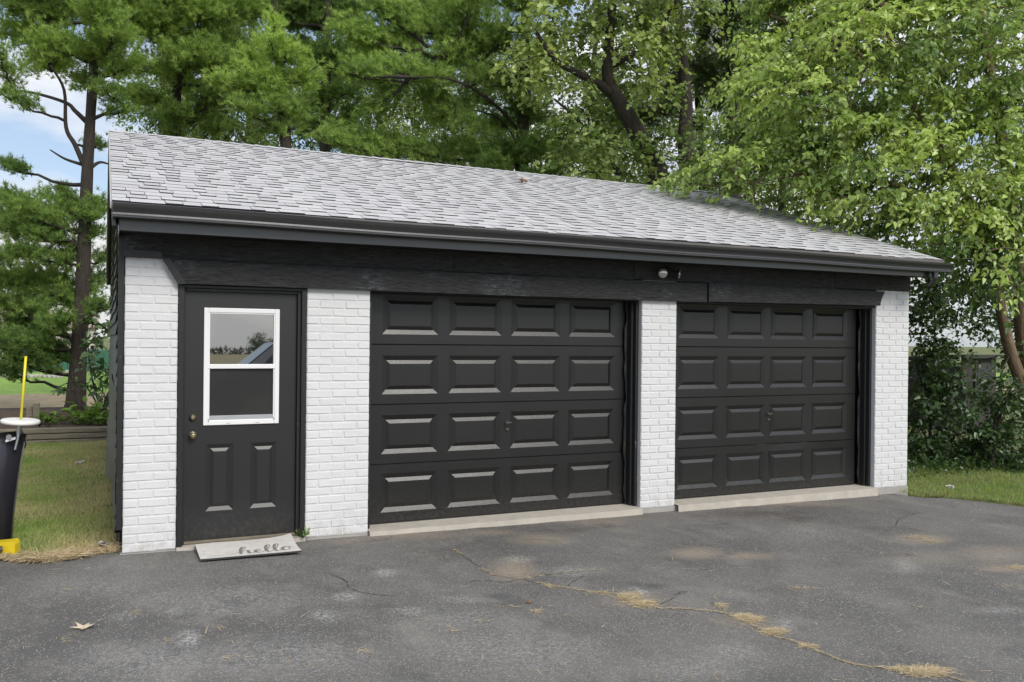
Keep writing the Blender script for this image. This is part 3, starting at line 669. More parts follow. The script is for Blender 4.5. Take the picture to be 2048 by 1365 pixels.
fr.box(WX0, WX0+fw, y0, y1, WZ0, WZ1); fr.box(WX1-fw, WX1, y0, y1, WZ0, WZ1); fr.box(WX0+fw, WX1-fw, y0, y1, WZ1-fw, WZ1); fr.box(WX0+fw, WX1-fw, y0, y1, WZ0, WZ0+.040)
fr.build('window_frame', 'white_vinyl', ED, bevel=.004)
il = MB(); i0_, i1_ = YL-.010, YL+.02
il.box(WX0+fw-.001, WX0+fw+.010, i0_, i1_, WZ0+.04, WZ1-fw); il.box(WX1-fw-.010, WX1-fw+.001, i0_, i1_, WZ0+.04, WZ1-fw); il.box(WX0+fw+.01, WX1-fw-.01, i0_, i1_, WZ1-fw-.010, WZ1-fw+.001)
il.build('window_stop', 'white_vinyl', ED, bevel=.002)
boxo('meeting_rail', 'white_vinyl', ED, WX0+fw-.008, WX1-fw+.008, YL-.015, YL+.018, 1.397, 1.432, .003)
boxo('sash_rail', 'grey_sash', ED, WX0+fw+.01, WX1-fw-.01, YL-.004, YL+.018, WZ0+.0405, WZ0+.074, .002)
for x in (WX0+fw+.004, WX1-fw-.004): boxo('screen_clip', 'grey_sash', ED, x-.005, x+.005, YL-.018, YL-.0165, WZ0+.030, WZ0+.050)
for x in (WX0+.19, WX1-.17): boxo('weep_slot', 'grey_sash', ED, x-.016, x+.016, YL-.0175, YL-.0165, WZ0+.010, WZ0+.014)
b = MB(); tl = math.tan(R_(.45)); za, zb = 1.43, WZ1-fw-.008
b.face([(WX0+fw+.008, YL+.004, za), (WX1-fw-.008, YL+.004, za), (WX1-fw-.008, YL+.004+(zb-za)*tl, zb), (WX0+fw+.008, YL+.004+(zb-za)*tl, zb)]); b.build('upper_pane', 'window_glass', ED, fix=False)
b = MB(); b.face([(WX0+fw+.008, YL+.012, WZ0+.07), (WX1-fw-.008, YL+.012, WZ0+.07), (WX1-fw-.008, YL+.012, 1.40), (WX0+fw+.008, YL+.012, 1.40)]); b.build('lower_pane', 'insect_screen', ED, fix=False)
for z, r_ in ((1.012, .8), (.872, 1.)):
    b = MB(); c = (.513, YL-.001, z)
    if r_ < 1: b.lathe([(.030, 0), (.030, .006), (.026, .012), (.021, .014), (.020, .024), (.015, .026), (0, .026)], c, (0, -1, 0), 20)
    else: b.lathe([(.034, 0), (.034, .004), (.028, .008), (.013, .012), (.013, .026), (.022, .032), (.028, .044), (.027, .054), (.018, .062), (0, .063)], c, (0, -1, 0), 20)
    K = b.build('deadbolt' if r_ < 1 else 'door_knob', 'aged_brass', ED, smooth=True)
    b = MB(); b.lathe([(.0085, 0), (.0085, .003), (0, .003)], (c[0], YL-(.027 if r_ < 1 else .063), z), (0, -1, 0), 12); b.build('keyhole_plug', 'key_brass', ED)
boxo('door_sweep', 'weathered_timber', G, .455, 1.325, .045, .10, .0185, .040, .002)
# door frame and brickmould
for x0, x1 in ((.397, .438), (1.345, 1.387)): boxo('door_casing', 'black_trim', G, x0, x1, -.012, .12, .016, 2.052, .004)
for x0, x1 in ((.438, .451), (1.318, 1.345)): boxo('door_stop', 'black_trim', G, x0, x1, .018 if x0 > 1 else .03, .12, .016, 2.03, .002)
boxo('door_casing', 'black_trim', G, .439, 1.344, -.008, .12, 2.030, 2.054, .004); boxo('door_stop', 'black_trim', G, .452, 1.317, .022, .12, 2.008, 2.0295, .002)

# flood light (hangs on the header)
FL = empty('flood_light', (4.93, -.03, 2.34)); tag(FL, 'twin-head outdoor flood light mounted on the black header board', 'light')
b = MB(); b.lathe([(.052, 0), (.052, .016), (.040, .028), (0, .030)], (4.93, -.027, 2.345), (0, -1, 0), 18); b.build('base_plate', 'rubber_black', FL, smooth=True)
for (lx, lz, dx, dy, dz) in ((4.842, 2.322, -.45, -1, -.10), (5.035, 2.320, .85, -.55, -.12)):
    dv = nrm(np.array([dx, dy, dz])); c = np.array([lx, -.105, lz]); bk = c-dv*.075
    b = MB(); b.tube([(4.93, -.05, 2.347), ((4.93+bk[0])/2, -.055, 2.352), tuple(bk)], [.013, .012, .015], 8); b.build('arm', 'rubber_black', FL, smooth=True)
    b = MB(); b.lathe([(.018, -.02), (.022, 0), (.022, .02), (.030, .038), (.046, .066), (.049, .074)], bk, dv, 20); H_ = b.build('lamp_head', 'rubber_black' if dx < 0 else 'rubber_black', FL, smooth=True)
    b = MB(); b.lathe([(.048, .070), (.047, .078), (.036, .086), (.018, .091), (0, .092)], bk, dv, 20); b.build('lens', 'lamp_glass', H_, smooth=True)

# doormat lying half on the threshold
DM = empty('doormat', (.9, -.26, .01)); tag(DM, 'worn off-white doormat reading hello in front of the entry door', 'doormat')
def matz(u, v):   # u 0..1 left-right, v 0 back .. 1 front
    c = max(0, (u-.80)/.20); e = max(0, (v-.2)); 
    return .018*(1-v) + .022*c*c*(1-v*.9) + .004*math.sin(u*9)*(1-v)
def matxy(u, v):
    x = .530 + u*(.735) + .012*math.sin(v*3)*u*(1-v)*2 - (.02*math.sin(math.pi*v) if u > .9 else 0)*(u-.9)*10
    y = -.045 + .012*u + v*(-.412 - .035*u); return x, y
NU, NV = 24, 12; b = MB()
top = [[(*matxy(u/NU, v/NV), .014+matz(u/NU, v/NV)) for v in range(NV+1)] for u in range(NU+1)]
for u in range(NU):
    for v in range(NV): b.face([top[u][v], top[u][v+1], top[u+1][v+1], top[u+1][v]])
def dn(p_): return (p_[0], p_[1], p_[2]-.013)
for u in range(NU): b.face([top[u][NV], dn(top[u][NV]), dn(top[u+1][NV]), top[u+1][NV]], 1); b.face([top[u][0], top[u+1][0], dn(top[u+1][0]), dn(top[u][0])], 1)
for v in range(NV): b.face([top[0][v], dn(top[0][v]), dn(top[0][v+1]), top[0][v+1]], 1); b.face([top[NU][v], top[NU][v+1], dn(top[NU][v+1]), dn(top[NU][v])], 1)
b.build('mat_pad', ['mat_rubber', 'mat_edge'], DM, fix=False)
def catmull(P, n=8):
    P = [np.array(p_, float) for p_ in P]; P = [2*P[0]-P[1]]+P+[2*P[-1]-P[-2]]; o = []
    for i in range(1, len(P)-2):
        for k in range(n):
            t_ = k/n; o.append(.5*((2*P[i])+(-P[i-1]+P[i+1])*t_+(2*P[i-1]-5*P[i]+4*P[i+1]-P[i+2])*t_*t_+(-P[i-1]+3*P[i]-3*P[i+1]+P[i+2])*t_**3))
    return o+[P[-2]]
# script letters, x in mat widths, y up from the front edge (letter units)
letters = [[(-1.9, .18), (-1.3, .12), (-.7, .22), (-.2, .55), (.22, 1.55), (.32, 2.0), (.18, 2.1), (.02, 1.6), (-.06, .7), (-.08, .05)], [(-.08, .05), (.02, .6), (.2, .95), (.38, .85), (.38, .3), (.46, .05), (.62, .12)],
           [(.62, .12), (.9, .45), (1.08, .75), (1.0, .98), (.84, .85), (.78, .4), (.92, .06), (1.15, .12)],
           [(1.15, .12), (1.5, .8), (1.72, 1.8), (1.66, 2.12), (1.5, 1.8), (1.42, .8), (1.5, .1), (1.68, .1)],
           [(1.68, .1), (2.0, .8), (2.22, 1.8), (2.16, 2.12), (2.0, 1.8), (1.92, .8), (2.0, .1), (2.2, .12)],
           [(2.2, .12), (2.42, .6), (2.62, .95), (2.5, .98), (2.36, .6), (2.44, .12), (2.66, .06), (2.82, .45), (2.70, .92), (2.84, .8), (3.05, .86)]]
b = MB()
for S in letters:
    pts = catmull(S, 9); q = []
    for i, p_ in enumerate(pts):
        d = pts[min(i+1, len(pts)-1)]-pts[max(i-1, 0)]; d = d/(np.linalg.norm(d)+1e-9); nn = np.array([-d[1], d[0]])
        wd = .030 + .062*max(0, -d[1])**1.5
        if p_[0] < -.25: wd = .018
        q.append([p_-nn*wd, p_+nn*wd])
    def onmat(p_):
        u = .415 + p_[0]*.172; v = .90 - p_[1]*.215; x, y = matxy(u, v); return (x, y, .0155+matz(u, v))
    for a_, c_ in zip(q, q[1:]): b.face([onmat(a_[0]), onmat(c_[0]), onmat(c_[1]), onmat(a_[1])])
o = b.build('lettering', 'mat_ink', DM, fix=False); o['label'] = 'dark script word hello'

# ------------------------------------------------------------------ foliage builders
class Leaves:
    """collects leaf placements: position, direction, normal, size, tone"""
    def __init__(s): s.p = []; s.d = []; s.n = []; s.s = []; s.t = []
    def add(s, p, d, n, sz, t):
        s.p.append(np.atleast_2d(p)); s.d.append(np.atleast_2d(d)); s.n.append(np.atleast_2d(n)); s.s.append(np.atleast_1d(sz)); s.t.append(np.atleast_1d(t))
    def build(s, name, mat, tmpl, tris, parent=None):
        p = np.concatenate(s.p); d = nrm(np.concatenate(s.d)); n = np.concatenate(s.n); sz = np.concatenate(s.s); tn = np.concatenate(s.t)
        y = nrm(np.cross(n, d)); z = np.cross(d, y); T_ = np.asarray(tmpl, float); k = len(T_)
        V = p[:, None, :] + sz[:, None, None]*(T_[None, :, 0:1]*d[:, None, :] + T_[None, :, 1:2]*y[:, None, :] + T_[None, :, 2:3]*z[:, None, :])
        F_ = (np.arange(len(p))*k)[:, None, None] + np.asarray(tris)[None]
        return link(name, np_mesh(name, V.reshape(-1, 3), F_.reshape(-1, 3), np.repeat(np.clip(tn, 0, 1), k)), mat, parent)
HEART = ([(0, 0, 0), (.14, .31, .06), (.58, .29, .08), (1.15, 0, -.12), (.58, -.29, .08), (.14, -.31, .06), (.5, 0, -.03)], [(0, 6, 1), (1, 6, 2), (2, 6, 3), (3, 6, 4), (4, 6, 5), (5, 6, 0)])
MAPLE = ([(0, 0, 0), (.25, .45, .04), (.50, .18, 0), (.62, .42, .03), (1, 0, -.06), (.62, -.42, .03), (.50, -.18, 0), (.25, -.45, .04)], [(0, 2, 1), (0, 6, 2), (2, 4, 3), (2, 6, 4), (6, 5, 4), (0, 7, 6)])
OVAL = ([(0, 0, 0), (.4, .26, .05), (1, 0, -.05), (.4, -.26, .05)], [(0, 2, 1), (0, 3, 2)])
NEEDLE = ([(0, .5, 0), (0, -.5, 0), (1, 0, 0)], [(0, 1, 2)])
def rdir(n, rng): return nrm(rng.normal(size=(n, 3)))
UP = np.array([0, 0, 1.])
def curve(a, b, sag=0., n=6, wob=.0, rng=None):
    a, b = np.asarray(a, float), np.asarray(b, float); t_ = np.linspace(0, 1, n)[:, None]; L_ = np.linalg.norm(b-a)
    p = a+(b-a)*t_ + UP*(sag*L_*4*t_*(1-t_))
    if wob and rng is not None: w_ = rng.normal(size=(n, 3))*wob*L_; w_[0] = 0; w_[-1] = 0; p = p+w_
    return p
class NeedleMesh:
    def __init__(s): s.V = []; s.t = []
    def tufts(s, P, D, n, ln, wd, tone, rng, spread=.75, up=.25):
        """P (k,3) tuft centres, D (k,3) twig directions: n needles each, one triangle per needle"""
        k = len(P); d = nrm(D[:, None, :]*(1-spread*.5) + spread*rdir(k*n, rng).reshape(k, n, 3) + UP*up)
        l_ = ln*rng.uniform(.7, 1.2, (k, n, 1)); base = P[:, None, :] - D[:, None, :]*rng.uniform(0, ln*.7, (k, n, 1))
        side = nrm(np.cross(d, rdir(k*n, rng).reshape(k, n, 3)))*wd*.5
        droop = -UP*(l_*.10)
        V = np.stack([base+side, base-side, base+d*l_+droop], 2)
        s.V.append(V.reshape(-1, 3)); s.t.append(np.repeat(np.clip(np.repeat(tone, n)+rng.uniform(-.10, .10, k*n), 0, 1), 3))
    def build(s, name, mat, parent):
        V = np.concatenate(s.V); return link(name, np_mesh(name, V, np.arange(len(V)).reshape(-1, 3), np.concatenate(s.t)), mat, parent)
def tree_root(name, loc, label, cat, group=None):
    return tag(empty(name, tuple(loc)), label, cat, group)
NEEDLES = 0
def pine(name, label, trunk, rad, plumes, seed, mat='pine_needles', nl=.115, nw=.0115, nn=18, dens=1., limbs=(), group='pine trees', pompom=False, bark='bark'):
    """trunk: world points; plumes: (centre, radius, tone)"""
    rng = np.random.default_rng(seed); root = tree_root(name, trunk[0], label, 'tree', group)
    tp = np.array(catmull([np.array(p) for p in trunk], 5)); tr = np.interp(np.linspace(0, 1, len(tp)), np.linspace(0, 1, len(rad)), rad)
    tr[0] *= 1.35; 
    b = MB(); b.tube(tp, tr*(1+rng.normal(0, .03, len(tr))), 10); b.build('trunk', bark, root, smooth=True)
    bb = MB(); nm = NeedleMesh(); skel = [(p, r) for p, r in zip(tp, tr)]
    for pts, r0 in limbs:
        cp = catmull(pts, 5); bb.tube(cp, np.linspace(r0, r0*.35, len(cp)), 7); skel += [(np.array(p), r0*.6) for p in cp]
    SP = np.array([s_[0] for s_ in skel]); AP, AD, AT = [], [], []
    for c, Rr, tone in plumes:
        c = np.asarray(c, float); hd = np.hypot(SP[:, 0]-c[0], SP[:, 1]-c[1]); cost = np.abs(SP[:, 2]-(c[2]-.22*hd)) + .55*hd
        a0 = SP[int(np.argmin(cost))]; out = c-a0; out[2] *= .35; Lh = np.linalg.norm(out)
        out = nrm(out) if Lh > .25 else nrm(np.array([*rng.normal(size=2), .1])); tip = c+out*Rr*.75+UP*.12*Rr
        br = curve(a0, tip, -.05, 9, .015, rng); bb.tube(br, np.linspace(min(.06, .018+.012*np.linalg.norm(tip-a0)), .007, 9), 5, caps=False)
        lat = nrm(np.cross(out, UP)); nt_ = max(8, int((125 if c[2] < 9.6 else 50)*Rr*Rr*dens)+12)
        rr_ = rng.uniform(0, 1, nt_)**.5; th = rng.uniform(0, 6.283, nt_)
        ends = c + out*(rr_*np.cos(th)*Rr*1.05)[:, None] + lat*(rr_*np.sin(th)*Rr*.85)[:, None] + UP*(rng.normal(0, .20, nt_)*Rr + .22*Rr*(1-rr_**2) + .05)[:, None]
        for e in ends:
            f = np.clip(((e-a0)@out)/max(1e-3, (tip-a0)@out) - rng.uniform(.15, .35), .25, .97); bi = br[int(f*8)]
            tw = curve(bi, e, -.06, 4); 
            if rng.random() < .35: bb.tube(tw, [.007, .005, .004, .003], 3, caps=False)
            m_ = max(4, int(np.linalg.norm(e-bi)/.075)); ft = rng.uniform(.35, 1.0, m_); ft[0] = 1.
            P_ = bi+(e-bi)*ft[:, None] + rng.normal(0, .055, (m_, 3)); D_ = nrm(np.tile(nrm(e-bi)*.7+UP*.35, (m_, 1)) + rng.normal(0, .35, (m_, 3)))
            if pompom: P_ = e+rng.normal(0, .06, (m_//2+2, 3)); D_ = nrm(rng.normal(0, .6, (m_//2+2, 3))+nrm(e-bi))
            AP.append(P_); AD.append(D_); AT.append(np.clip(tone+rng.normal(0, .13, len(P_)), 0, 1))
    nm.tufts(np.concatenate(AP), np.concatenate(AD), nn, nl, nw, np.concatenate(AT), rng, .95 if pompom else .75)
    tag(bb.build('branches', bark, root, smooth=True, fix=False), kind='stuff'); nm.build('crown', mat, root)
    return root
def broadleaf(name, label, trunks, clumps, seed, mat, tmpl, leaf=.09, dens=60, bark='bark', cat='tree', group=None, droop=.25, shoot=.55, twig=.006, leafdroop=.5, flat=.8, bias=None):
    """trunks: list of (points, r0, r1); clumps: (centre, radius, tone)"""
    rng = np.random.default_rng(seed); root = tree_root(name, trunks[0][0][0], label, cat, group)
    b = MB(); SP = []
    for pts, r0, r1 in trunks:
        cp = np.array(catmull([np.array(p) for p in pts], 5)); b.tube(cp, np.linspace(r0, r1, len(cp)), 9); SP.append(cp)
    b.build('trunk', bark, root, smooth=True); SP = np.concatenate(SP); bb = MB(); lv = Leaves()
    for c, Rr, tone in clumps:
        c = np.asarray(c, float); a0 = SP[int(np.argmin(np.linalg.norm(SP-c-UP*.25, axis=1)+.6*np.maximum(0, SP[:, 2]-c[2])))]
        br = np.array(catmull(curve(a0, c, .06, 5, .022, rng), 3)); bb.tube(br, np.linspace(min(.03, .009+.007*np.linalg.norm(c-a0)), .006, len(br)), 5, caps=False)
        if np.linalg.norm(c-a0) < 3: SP = np.concatenate([SP, br[4:]])
        n = max(4, int(dens*Rr*Rr)); dirs = rdir(n, rng); dirs[:, 2] *= flat; st_ = c + dirs*rng.uniform(.0, .5, (n, 1))*Rr
        out = nrm(c-a0+1e-6)
        for p0, dv in zip(st_, dirs):
            d = nrm(dv+out*.5) if bias is None else nrm(dv*.75+out*.25+bias); ln = shoot*rng.uniform(.6, 1.3)*min(1.2, Rr/.5); e = p0+d*ln-UP*droop*ln*rng.uniform(.3, 1.4)
            tw = curve(p0, e, .10, 5); 
            if rng.random() < (.4 if bias is None else .5): bb.tube(tw, [twig, twig*.8, twig*.6, twig*.5, twig*.35], 3, caps=False)
            m_ = max(4, int(ln/leaf*1.7)); f = np.linspace(.12, 1, m_); P_ = np.stack([np.interp(f, np.linspace(0, 1, 5), tw[:, k]) for k in range(3)], 1)
            sd_ = nrm(np.cross(d, UP)+1e-6)*np.where(np.arange(m_) % 2, 1, -1)[:, None]
            D_ = nrm(d*.5 + sd_*.8 + rng.normal(0, .45, (m_, 3)) - UP*leafdroop*rng.uniform(.2, 1.3, (m_, 1)))
            N_ = nrm(UP*.8 + rng.normal(0, .55, (m_, 3)) + np.array([-.05, -.45, 0]))
            lv.add(P_+rng.normal(0, leaf*.25, (m_, 3)), D_, N_, leaf*rng.uniform(.5, 1.35, m_), np.clip(tone+rng.normal(0, .16, m_)+.12*(f-.5), 0, 1))
    tag(bb.build('branches', bark, root, smooth=True, fix=False), kind='stuff'); lv.build('crown', mat, *tmpl, parent=root)
    return root
def PL(lst, d, dj=.8, seed=0, sc=1.12):
    r = np.random.default_rng(seed); o = []
    for e in lst:
        dd = d + (e[4] if len(e) > 4 else r.uniform(-dj, dj)); o.append((at(e[0], e[1], dd), e[2]*dd/FPX*sc, e[3]))
    return o

# left pine: bare lower stem, open sky between the whorls
T1 = [at(150, 832, 16.7), at(158, 700, 16.7), at(166, 560, 16.7), at(172, 400, 16.7), at(180, 250, 16.7), at(190, 90, 16.7), at(200, -120, 16.7), at(206, -420, 16.8), at(208, -640, 16.9)]
lim = [([at(170, 335, 16.7), at(150, 290, 16.6), at(132, 255, 16.6), at(128, 180, 16.5), at(100, 130, 16.3)], .055), ([at(174, 245, 16.7), at(150, 222, 16.6), at(130, 205, 16.6), at(60, 185, 16.5), at(-20, 178, 16.5)], .05), ([at(180, 240, 16.7), at(200, 232, 16.7), at(250, 210, 16.9)], .05), ([at(166, 330, 16.7), at(130, 318, 16.6), at(100, 300, 16.5)], .035), ([at(168, 640, 16.7), at(205, 655, 16.7), at(225, 665, 16.7)], .035), ([at(158, 700, 16.7), at(125, 660, 16.5), at(95, 640, 16.4)], .04), ([at(165, 500, 16.7), at(130, 480, 16.5), at(90, 500, 16.2)], .045), ([at(182, 335, 16.7), at(200, 325, 16.8), at(222, 330, 16.9)], .04)]
pine('pine_tree', 'tall pine with bare lower trunk standing left of the garage', T1, [.19, .15, .135, .115, .10, .09, .08, .055, .03],
     PL([(150, 105, 85, .75), (95, 125, 60, .8), (225, 75, 60, .7), (40, 70, 60, .6), (15, 140, 50, .55), (255, 130, 48, .6), (130, 20, 80, .5), (215, 185, 40, .45), (60, 20, 70, .5), (200, 20, 60, .6), (170, 165, 45, .6), (240, 225, 30, .4), (100, -60, 90, .5), (220, -80, 90, .5), (20, -60, 80, .5), (160, -200, 90, .5), (240, -220, 80, .5), (90, -260, 80, .5), (200, -350, 70, .5), (150, -450, 60, .5),
         (130, 425, 66, .45), (60, 470, 70, .4), (185, 430, 42, .4), (15, 440, 44, .35), (60, 560, 72, .5), (150, 590, 55, .4), (0, 600, 60, .45), (110, 655, 45, .35), (30, 685, 52, .25), (195, 560, 34, .3), (100, 520, 50, .45), (20, 520, 50, .4), (190, 470, 30, .35), (60, 640, 44, .3), (5, 740, 30, .3), (10, 330, 18, .3), (200, 610, 30, .35), (128, 715, 26, .25), (90, 440, 46, .5), (40, 420, 40, .45), (110, 600, 46, .4), (30, 640, 50, .35), (80, 690, 40, .25), (60, 725, 36, .25), (0, 560, 50, .4), (70, 610, 40, .4), (0, 680, 40, .3), (110, 470, 40, .4), (45, 510, 44, .4), (200, 520, 30, .35), (195, 410, 26, .4), (150, 500, 30, .35), (135, 640, 30, .35), (100, 700, 30, .25), (20, 715, 34, .25), (30, 200, 30, .5), (200, 290, 24, .45), (110, 395, 36, .45), (20, 395, 34, .4)], 16.6, .9, 1), 11, limbs=lim, group=None)
# pines behind the left half of the roof
T2 = [at(352, 720, 19.5), at(352, 300, 19.5), at(356, 100, 19.5), at(362, -200, 19.5), at(366, -600, 19.6)]
pine('pine_tree', 'pine behind the left end of the garage roof, next to the bare-trunked pine', T2, [.14, .115, .09, .06, .03],
     PL([(330, 60, 75, .6), (400, 30, 80, .65), (300, 140, 55, .45), (380, 125, 75, .55), (440, 90, 70, .5), (300, 205, 40, .4), (350, 225, 38, .35), (262, 20, 60, .7), (430, 190, 48, .4), (290, 60, 60, .65), (470, 20, 70, .55), (330, -30, 80, .5), (420, -60, 90, .5), (350, -160, 90, .5), (390, -280, 80, .5), (340, -400, 60, .5), (365, 175, 45, .45), (400, 240, 34, .3), (352, 262, 26, .35), (470, 130, 44, .5), (260, 190, 34, .45), (440, 250, 28, .4)], 19.2, .9, 2), 12)
T3 = [at(572, 720, 17.2), at(572, 300, 17.2), at(560, 190, 17.2), at(552, 60, 17.2), at(548, -40, 17.2)]
pine('pine_tree', 'young bright green pine with a full pointed crown behind the roof', T3, [.14, .11, .07, .04, .02],
     PL([(545, 95, 46, .95), (520, 150, 60, .9), (592, 165, 50, .85), (465, 165, 40, .85), (548, 50, 30, .9), (560, 220, 55, .6), (615, 140, 30, .9), (490, 215, 40, .6), (600, 225, 38, .5), (575, 110, 40, .9), (500, 115, 30, .9), (430, 160, 22, .8), (545, 180, 55, .8), (570, 262, 34, .55), (530, 262, 30, .55)], 17.0, .5, 3), 13)
T4 = [at(650, 720, 20.5), at(650, 300, 20.5), at(655, 60, 20.5), at(660, -300, 20.5), at(662, -600, 20.6)]
pine('pine_tree', 'dark dense pine behind the roof between two bright ones', T4, [.15, .12, .10, .06, .03],
     PL([(620, 40, 80, .3), (560, 5, 75, .3), (690, 30, 70, .3), (660, 110, 60, .25), (500, 10, 75, .35), (640, 205, 48, .3), (622, 262, 36, .35), (690, 190, 45, .25), (600, -60, 90, .3), (690, -90, 90, .3), (640, -220, 90, .3), (670, -360, 70, .3), (735, 220, 36, .25), (660, 290, 34, .35), (655, 160, 40, .35), (690, 250, 34, .4), (600, 100, 50, .35), (720, 110, 44, .3)], 20.5, .8, 4), 14)
T5 = [at(1040, 720, 18.2), at(1044, 320, 18.2), at(1048, 200, 18.2), at(1052, 20, 18.2), at(1056, -300, 18.2), at(1058, -600, 18.3)]
lim = [([at(1044, 270, 18.2), at(985, 205, 17.4), at(905, 160, 16.9), at(820, 155, 16.6)], .04), ([at(1048, 165, 18.2), at(980, 128, 17.6), at(900, 110, 17.0)], .035), ([at(1044, 300, 18.2), at(1000, 240, 17.8), at(930, 215, 17.3)], .03)]
pine('pine_tree', 'large pine with wide sweeping boughs behind the middle of the roof', T5, [.16, .14, .125, .10, .06, .03],
     PL([(760, 85, 72, .75), (850, 60, 72, .6), (705, 60, 46, .7), (800, 135, 66, .7), (690, 140, 40, .6), (900, 125, 66, .7), (960, 80, 62, .6), (930, 25, 70, .55), (1010, 60, 56, .5), (830, 5, 70, .55), (880, 235, 52, .6), (945, 255, 52, .5), (700, 272, 50, .65), (765, 285, 34, .65), (1010, 175, 46, .3), (1070, 235, 46, .3), (1040, 310, 50, .3), (960, 312, 44, .45), (1110, 310, 36, .3), (652, 272, 26, .6), (830, 295, 34, .5), (870, 160, 55, .65), (1000, 250, 44, .35), (990, 330, 40, .35), (900, 300, 40, .45), (1060, 120, 50, .25), (960, 150, 46, .5), (1000, 0, 70, .3), (900, -60, 80, .5), (1080, -60, 90, .4), (980, -160, 90, .4), (1060, -300, 90, .4), (770, 10, 60, .6), (1110, 350, 30, .3), (1060, 355, 30, .3), (790, 190, 40, .4), (1020, 335, 34, .35), (1000, 300, 40, .4), (1075, 290, 40, .35), (1030, 205, 40, .4), (960, 200, 44, .5), (860, 200, 44, .5), (740, 160, 44, .6), (740, 230, 34, .5)], 17.6, .9, 5), 15, limbs=lim)
T6 = [at(1470, 720, 18.5), at(1466, 330, 18.5), at(1462, 120, 18.5), at(1458, -200, 18.5), at(1456, -500, 18.6)]
lim = [([at(1468, 285, 18.5), at(1420, 262, 18.0), at(1370, 238, 17.6), at(1305, 222, 17.4), at(1255, 228, 17.3)], .04)]
pine('red_pine_tree', 'pine with long-needled dark pompom tufts behind the right part of the roof', T6, [.15, .13, .11, .07, .03],
     PL([(1420, 60, 52, .55), (1480, 40, 52, .5), (1392, 130, 40, .5), (1460, 130, 46, .5), (1500, 95, 36, .45), (1420, 178, 34, .5), (1530, 30, 50, .5), (1290, 240, 36, .55), (1335, 225, 24, .5), (1355, 170, 26, .45), (1450, -30, 70, .5), (1540, -60, 70, .5), (1400, -90, 70, .5), (1470, -180, 80, .5), (1440, -330, 70, .5), (1510, 170, 34, .45), (1440, 210, 26, .45)], 17.8, .6, 6), 16, mat='red_pine_needles', nl=.17, nw=.009, nn=26, dens=.75, limbs=lim, pompom=True, group=None)

# silver maple right of the middle
mt = [([at(1335, 720, 16.5), at(1318, 380, 16.5), at(1300, 320, 16.5), at(1272, 262, 16.4), at(1238, 205, 16.3), at(1216, 160, 16.2), at(1218, 90, 16.1), at(1230, -60, 16), at(1240, -250, 16)], .24, .04), ([at(1232, 195, 16.3), at(1200, 170, 16.1), at(1165, 152, 15.9), at(1110, 120, 15.6), at(1070, 60, 15.4)], .10, .03), ([at(1226, 130, 16.2), at(1260, 112, 16), at(1310, 90, 15.8), at(1340, 20, 15.8)], .07, .03),
      ([at(1380, 720, 17), at(1376, 360, 17), at(1370, 290, 17), at(1372, 200, 17), at(1362, 90, 17), at(1352, -80, 17), at(1350, -250, 17)], .20, .05), ([at(1240, 350, 16.5), at(1200, 300, 16.3), at(1150, 235, 16), at(1110, 200, 15.8)], .06, .02)]
mc = [(1060, 90, 44, .85), (1110, 70, 44, .8), (1050, 155, 32, .8), (1090, 112, 44, .9), (1180, 60, 46, .55), (1240, 110, 46, .55), (1290, 85, 46, .65), (1322, 125, 40, .65), (1230, 180, 38, .4), (1300, 165, 38, .6), (1160, 170, 30, .45), (1140, 240, 34, .35), (1200, 290, 46, .35), (1130, 300, 38, .4), (1290, 310, 40, .35), (1340, 60, 40, .45), (1220, 20, 50, .5), (1300, 10, 50, .5), (1110, 5, 46, .6), (1250, 345, 34, .5), (1190, 345, 34, .55), (1150, 350, 28, .6), (1090, 165, 24, .75), (1010, 135, 22, .8), (1380, 330, 34, .4), (1400, 250, 34, .35), (1330, 275, 36, .3), (1250, 245, 36, .3), (1170, 110, 40, .5), (1400, 20, 46, .4), (1270, 40, 46, .5), (1160, -40, 60, .5), (1260, -50, 60, .5), (1350, -40, 60, .5), (1200, -150, 70, .5), (1300, -160, 70, .5), (1250, -250, 70, .5), (1080, 30, 36, .7), (1060, 200, 20, .6), (1345, 190, 30, .4), (1260, 290, 30, .3), (1220, 235, 24, .35), (1350, 370, 22, .6), (1310, 355, 22, .65)]
broadleaf('maple_tree', 'maple with pale green leaf clusters and forked dark trunks behind the roof', mt, PL(mc, 16, .8, 7, 1.15), 21, 'maple_leaves', MAPLE, leaf=.10, dens=230, shoot=.42, droop=.35)
# small-leaved woodland trees further back, seen through the gaps
def back_tree(px, d, seed, label, clist, tone=.4):
    tk = [([at(px, 720, d), at(px+4, 320, d), at(px-6, 180, d), at(px+8, 0, d), at(px+10, -240, d)], .13, .04)]
    rg = np.random.default_rng(seed)
    for k in range(3): tk.append(([at(px, 300-40*k, d), at(px+rg.uniform(-40, 40), 240-50*k, d), at(px+rg.uniform(-90, 90), 150-60*k, d)], .06, .02))
    broadleaf('woodland_tree', label, tk, PL(clist, d, 1.2, seed), seed, 'maple_leaves', OVAL, leaf=.13, dens=85, shoot=.5, group='slim trees behind the pines')
def rc(seed, n, x0, x1, y0, y1, r0, r1, t0=.15, t1=.45):
    g_ = np.random.default_rng(seed); return [(g_.uniform(x0, x1), g_.uniform(y0, y1), g_.uniform(r0, r1), g_.uniform(t0, t1)) for _ in range(n)]
back_tree(430, 25, 31, 'slim tree far behind the roof, left of the bright young pine', rc(31, 44, 300, 520, 60, 330, 32, 50))
back_tree(500, 27, 32, 'slim tree right behind the bright young pine', rc(32, 44, 430, 640, 40, 330, 32, 50))
back_tree(760, 26, 33, 'slim tree behind the sweeping boughs of the large pine', rc(33, 50, 660, 900, 120, 350, 32, 48))
back_tree(940, 28, 34, 'slim tree seen under the boughs left of the large pine trunk', rc(34, 46, 850, 1060, 100, 370, 32, 50))
